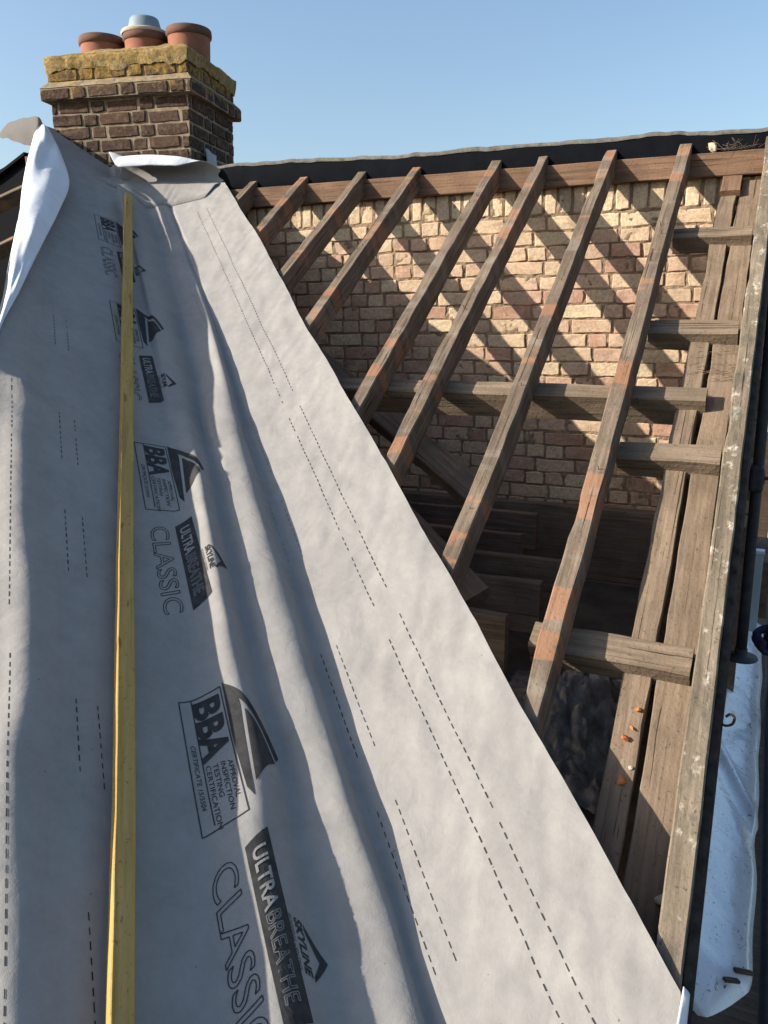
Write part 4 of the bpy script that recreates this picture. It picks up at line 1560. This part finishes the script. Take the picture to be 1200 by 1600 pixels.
# neighbour's house
nh = empty('neighbour_house', (1.0, 17.0, -6.6))
tag(nh, 'small tan house with a red tiled roof far beyond the verge', 'house')
NI = Matrix.Translation(-Vector(nh.location))
bm = bmesh.new()
box_bm(bm, (-0.9, 15.0, -6.6), (7.0, 21.0, -0.72))
o = from_bm('house_wall', bm, M['render'], nh); o.matrix_parent_inverse = NI
bm = bmesh.new()
vs = [bm.verts.new(p) for p in ((-1.1, 14.7, -0.68), (7.2, 14.7, -0.68), (7.2, 18, 1.25), (-1.1, 18, 1.25), (-1.1, 21.3, -0.68), (7.2, 21.3, -0.68))]
NR = 16
for side in (0, 1):
    for r in range(NR):
        for q in range(34):
            a, b = r / NR, (r + 1) / NR
            y = lambda f: 14.7 + 3.3 * f if side == 0 else 21.3 - 3.3 * f
            z = lambda f: -0.68 + 0.55 * f
            x0, x1 = -0.16 + 7.36 * q / 34, -0.16 + 7.36 * (q + 1) / 34 - 0.012
            p = [bm.verts.new(c) for c in ((x0, y(a), z(a) + 0.05), (x1, y(a), z(a) + 0.05), (x1, y(b), z(b) + 0.02), (x0, y(b), z(b) + 0.02), (x0, y(a), z(a)), (x1, y(a), z(a)))]
            bm.faces.new((p[0], p[1], p[2], p[3])); bm.faces.new((p[4], p[5], p[1], p[0]))
bmesh.ops.delete(bm, geom=vs, context='VERTS')
bmesh.ops.recalc_face_normals(bm, faces=bm.faces)
o = from_bm('roof', bm, M['rooftile'], nh); o.matrix_parent_inverse = NI
bm = bmesh.new()
box_bm(bm, (-1.1, 14.66, -0.80), (7.2, 14.76, -0.685), bev=0.02)
o = from_bm('gutter', bm, M['steel'], nh); o.matrix_parent_inverse = NI
for x in (0.6, 3.2, 5.4):
    bm = bmesh.new()
    box_bm(bm, (x, 14.93, -2.6), (x + 1.1, 14.99, -1.4))
    w_ = from_bm('window', bm, M['upvc'], nh); w_.matrix_parent_inverse = NI
    bm = bmesh.new()
    box_bm(bm, (x + .07, 14.915, -2.53), (x + .52, 14.928, -1.47)); box_bm(bm, (x + .58, 14.915, -2.53), (x + 1.03, 14.928, -1.47))
    from_bm('pane', bm, M['glass'], w_)

# rusty wire hook hanging off the verge
bm = bmesh.new()
tube_bm(bm, spline([(-0.036, 1.98, -0.852), (-0.034, 1.98, -0.879), (-0.023, 1.98, -0.895), (-0.006, 1.98, -0.890), (-0.001, 1.98, -0.873), (-0.010, 1.98, -0.865), (-0.020, 1.98, -0.873)], 40), 0.0032, 8)
tag(from_bm('wire_hook', bm, M['rust']), 'rusty curled wire hook over the edge of the verge', 'hook')


# ------------------------------------------------------------------ worker on the scaffold, only a gloved hand in view
def skin(name, chains, mat, parent=None, lv=2):
    """chains: list of [(x, y, z, r), ...]; the first point of the first chain is the root"""
    idx = {}
    V, E_, Rr = [], [], []

    def vid(p):
        k_ = tuple(round(q, 5) for q in p[:3])
        if k_ not in idx:
            idx[k_] = len(V)
            V.append(p[:3]); Rr.append(p[3])
        return idx[k_]
    for c in chains:
        ids = [vid(p) for p in c]
        E_ += list(zip(ids, ids[1:]))
    me = bpy.data.meshes.new(name)
    me.from_pydata(V, E_, [])
    o = link(name, me, mat, parent)
    o.modifiers.new('skin', 'SKIN')
    if not me.skin_vertices:
        me.skin_vertices.new()
    for i, r in enumerate(Rr):
        d = me.skin_vertices[0].data[i]
        d.radius = (r, r)
        d.use_root = (i == 0)
    s_ = o.modifiers.new('sub', 'SUBSURF')
    s_.levels = lv; s_.render_levels = lv
    for p in me.polygons:
        p.use_smooth = True
    o.modifiers['skin'].use_smooth_shade = True
    return o


px, py, pz = 0.725, 2.85, -1.975
per = empty('person', (px, py, pz))
tag(per, 'worker in navy gloves on the scaffold, hand and bare wrist showing at the right edge', 'person')
PIv = Matrix.Translation(-Vector(per.location))
hip = (px, py, pz + 0.92, 0.125)
lsh = (px - 0.19, py, pz + 1.40, 0.062)
rsh = (px + 0.19, py, pz + 1.40, 0.062)
lel = (0.345, 2.72, -0.69, 0.044)
lwr = (0.114, 2.62, -0.838, 0.028)
body = [[hip, (px, py, pz + 1.10, 0.125), (px, py + .01, pz + 1.28, 0.14), (px, py, pz + 1.42, 0.085), (px, py + .01, pz + 1.50, 0.055), (px, py + .025, pz + 1.60, 0.088), (px, py + .02, pz + 1.70, 0.085)],
        [(px, py + .01, pz + 1.28, 0.14), lsh, lel, ((lel[0] + lwr[0]) / 2, (lel[1] + lwr[1]) / 2, (lel[2] + lwr[2]) / 2 + .004, 0.040), lwr],
        [(px, py + .01, pz + 1.28, 0.14), rsh, (px + .25, py + .02, pz + 1.12, 0.044), (px + .24, py + .12, pz + 0.88, 0.028), (px + .235, py + .15, pz + 0.80, 0.03)],
        [hip, (px - .10, py, pz + 0.84, 0.09), (px - .11, py, pz + 0.48, 0.06), (px - .11, py - .01, pz + 0.09, 0.042), (px - .11, py + .13, pz + 0.04, 0.036)],
        [hip, (px + .10, py, pz + 0.84, 0.09), (px + .11, py, pz + 0.48, 0.06), (px + .11, py - .01, pz + 0.09, 0.042), (px + .11, py + .13, pz + 0.04, 0.036)]]
o = skin('body', body, M['skin'], per); o.matrix_parent_inverse = PIv
sh_ = [[(px, py, pz + 0.86, 0.15), (px, py, pz + 1.10, 0.142), (px, py + .01, pz + 1.28, 0.158), (px, py, pz + 1.42, 0.095)],
       [(px, py + .01, pz + 1.28, 0.158), (lsh[0], lsh[1], lsh[2], 0.082), (px - .195, py - .09, pz + 1.28, 0.066)],
       [(px, py + .01, pz + 1.28, 0.158), (rsh[0], rsh[1], rsh[2], 0.082), (px + .22, py + .01, pz + 1.24, 0.064)]]
o = skin('shirt', sh_, M['navy'], per); o.matrix_parent_inverse = PIv
tr_ = [[(px, py, pz + 0.93, 0.145), (px - .10, py, pz + 0.82, 0.108), (px - .11, py, pz + 0.48, 0.08), (px - .11, py, pz + 0.08, 0.066)],
       [(px, py, pz + 0.93, 0.145), (px + .10, py, pz + 0.82, 0.108), (px + .11, py, pz + 0.48, 0.08), (px + .11, py, pz + 0.08, 0.066)]]
o = skin('trousers', tr_, M['steel'], per); o.matrix_parent_inverse = PIv
o = skin('hair', [[(px, py - .01, pz + 1.66, 0.093), (px, py - .005, pz + 1.72, 0.088)]], M['hair'], per); o.matrix_parent_inverse = PIv
# glove: palm, four curled fingers and a thumb
W0 = Vector(lwr[:3])
dn = Vector((-0.42, -0.05, -0.80)).normalized()
ac = Vector((0.30, -0.93, -0.15))
ac = (ac - dn * ac.dot(dn)).normalized()                  # across the knuckles
fw = dn.cross(ac).normalized()                            # out of the palm
pl = lambda a, b, c, r: tuple(W0 + dn * a + ac * b + fw * c) + (r,)
gl = [[pl(0.0, 0, 0, .031), pl(.025, 0, 0, .030), pl(.05, 0.0, .002, .034), pl(.068, 0.0, .004, .032)]]
for q, (b, L) in enumerate(((-.032, .88), (-.011, 1.0), (.011, .95), (.032, .8))):
    gl.append([pl(.068, 0.0, .004, .032), pl(.080, b, .004, .0125), pl(.080 + .018 * L, b, .018, .0115), pl(.078 + .016 * L, b, .036, .011), pl(.060, b * .97, .046, .010)])
gl.append([pl(.025, 0, 0, .030), pl(.035, -.036, .012, .015), pl(.058, -.044, .032, .013), pl(.080, -.030, .046, .011)])
o = skin('glove', gl, M['navy'], per); o.matrix_parent_inverse = PIv
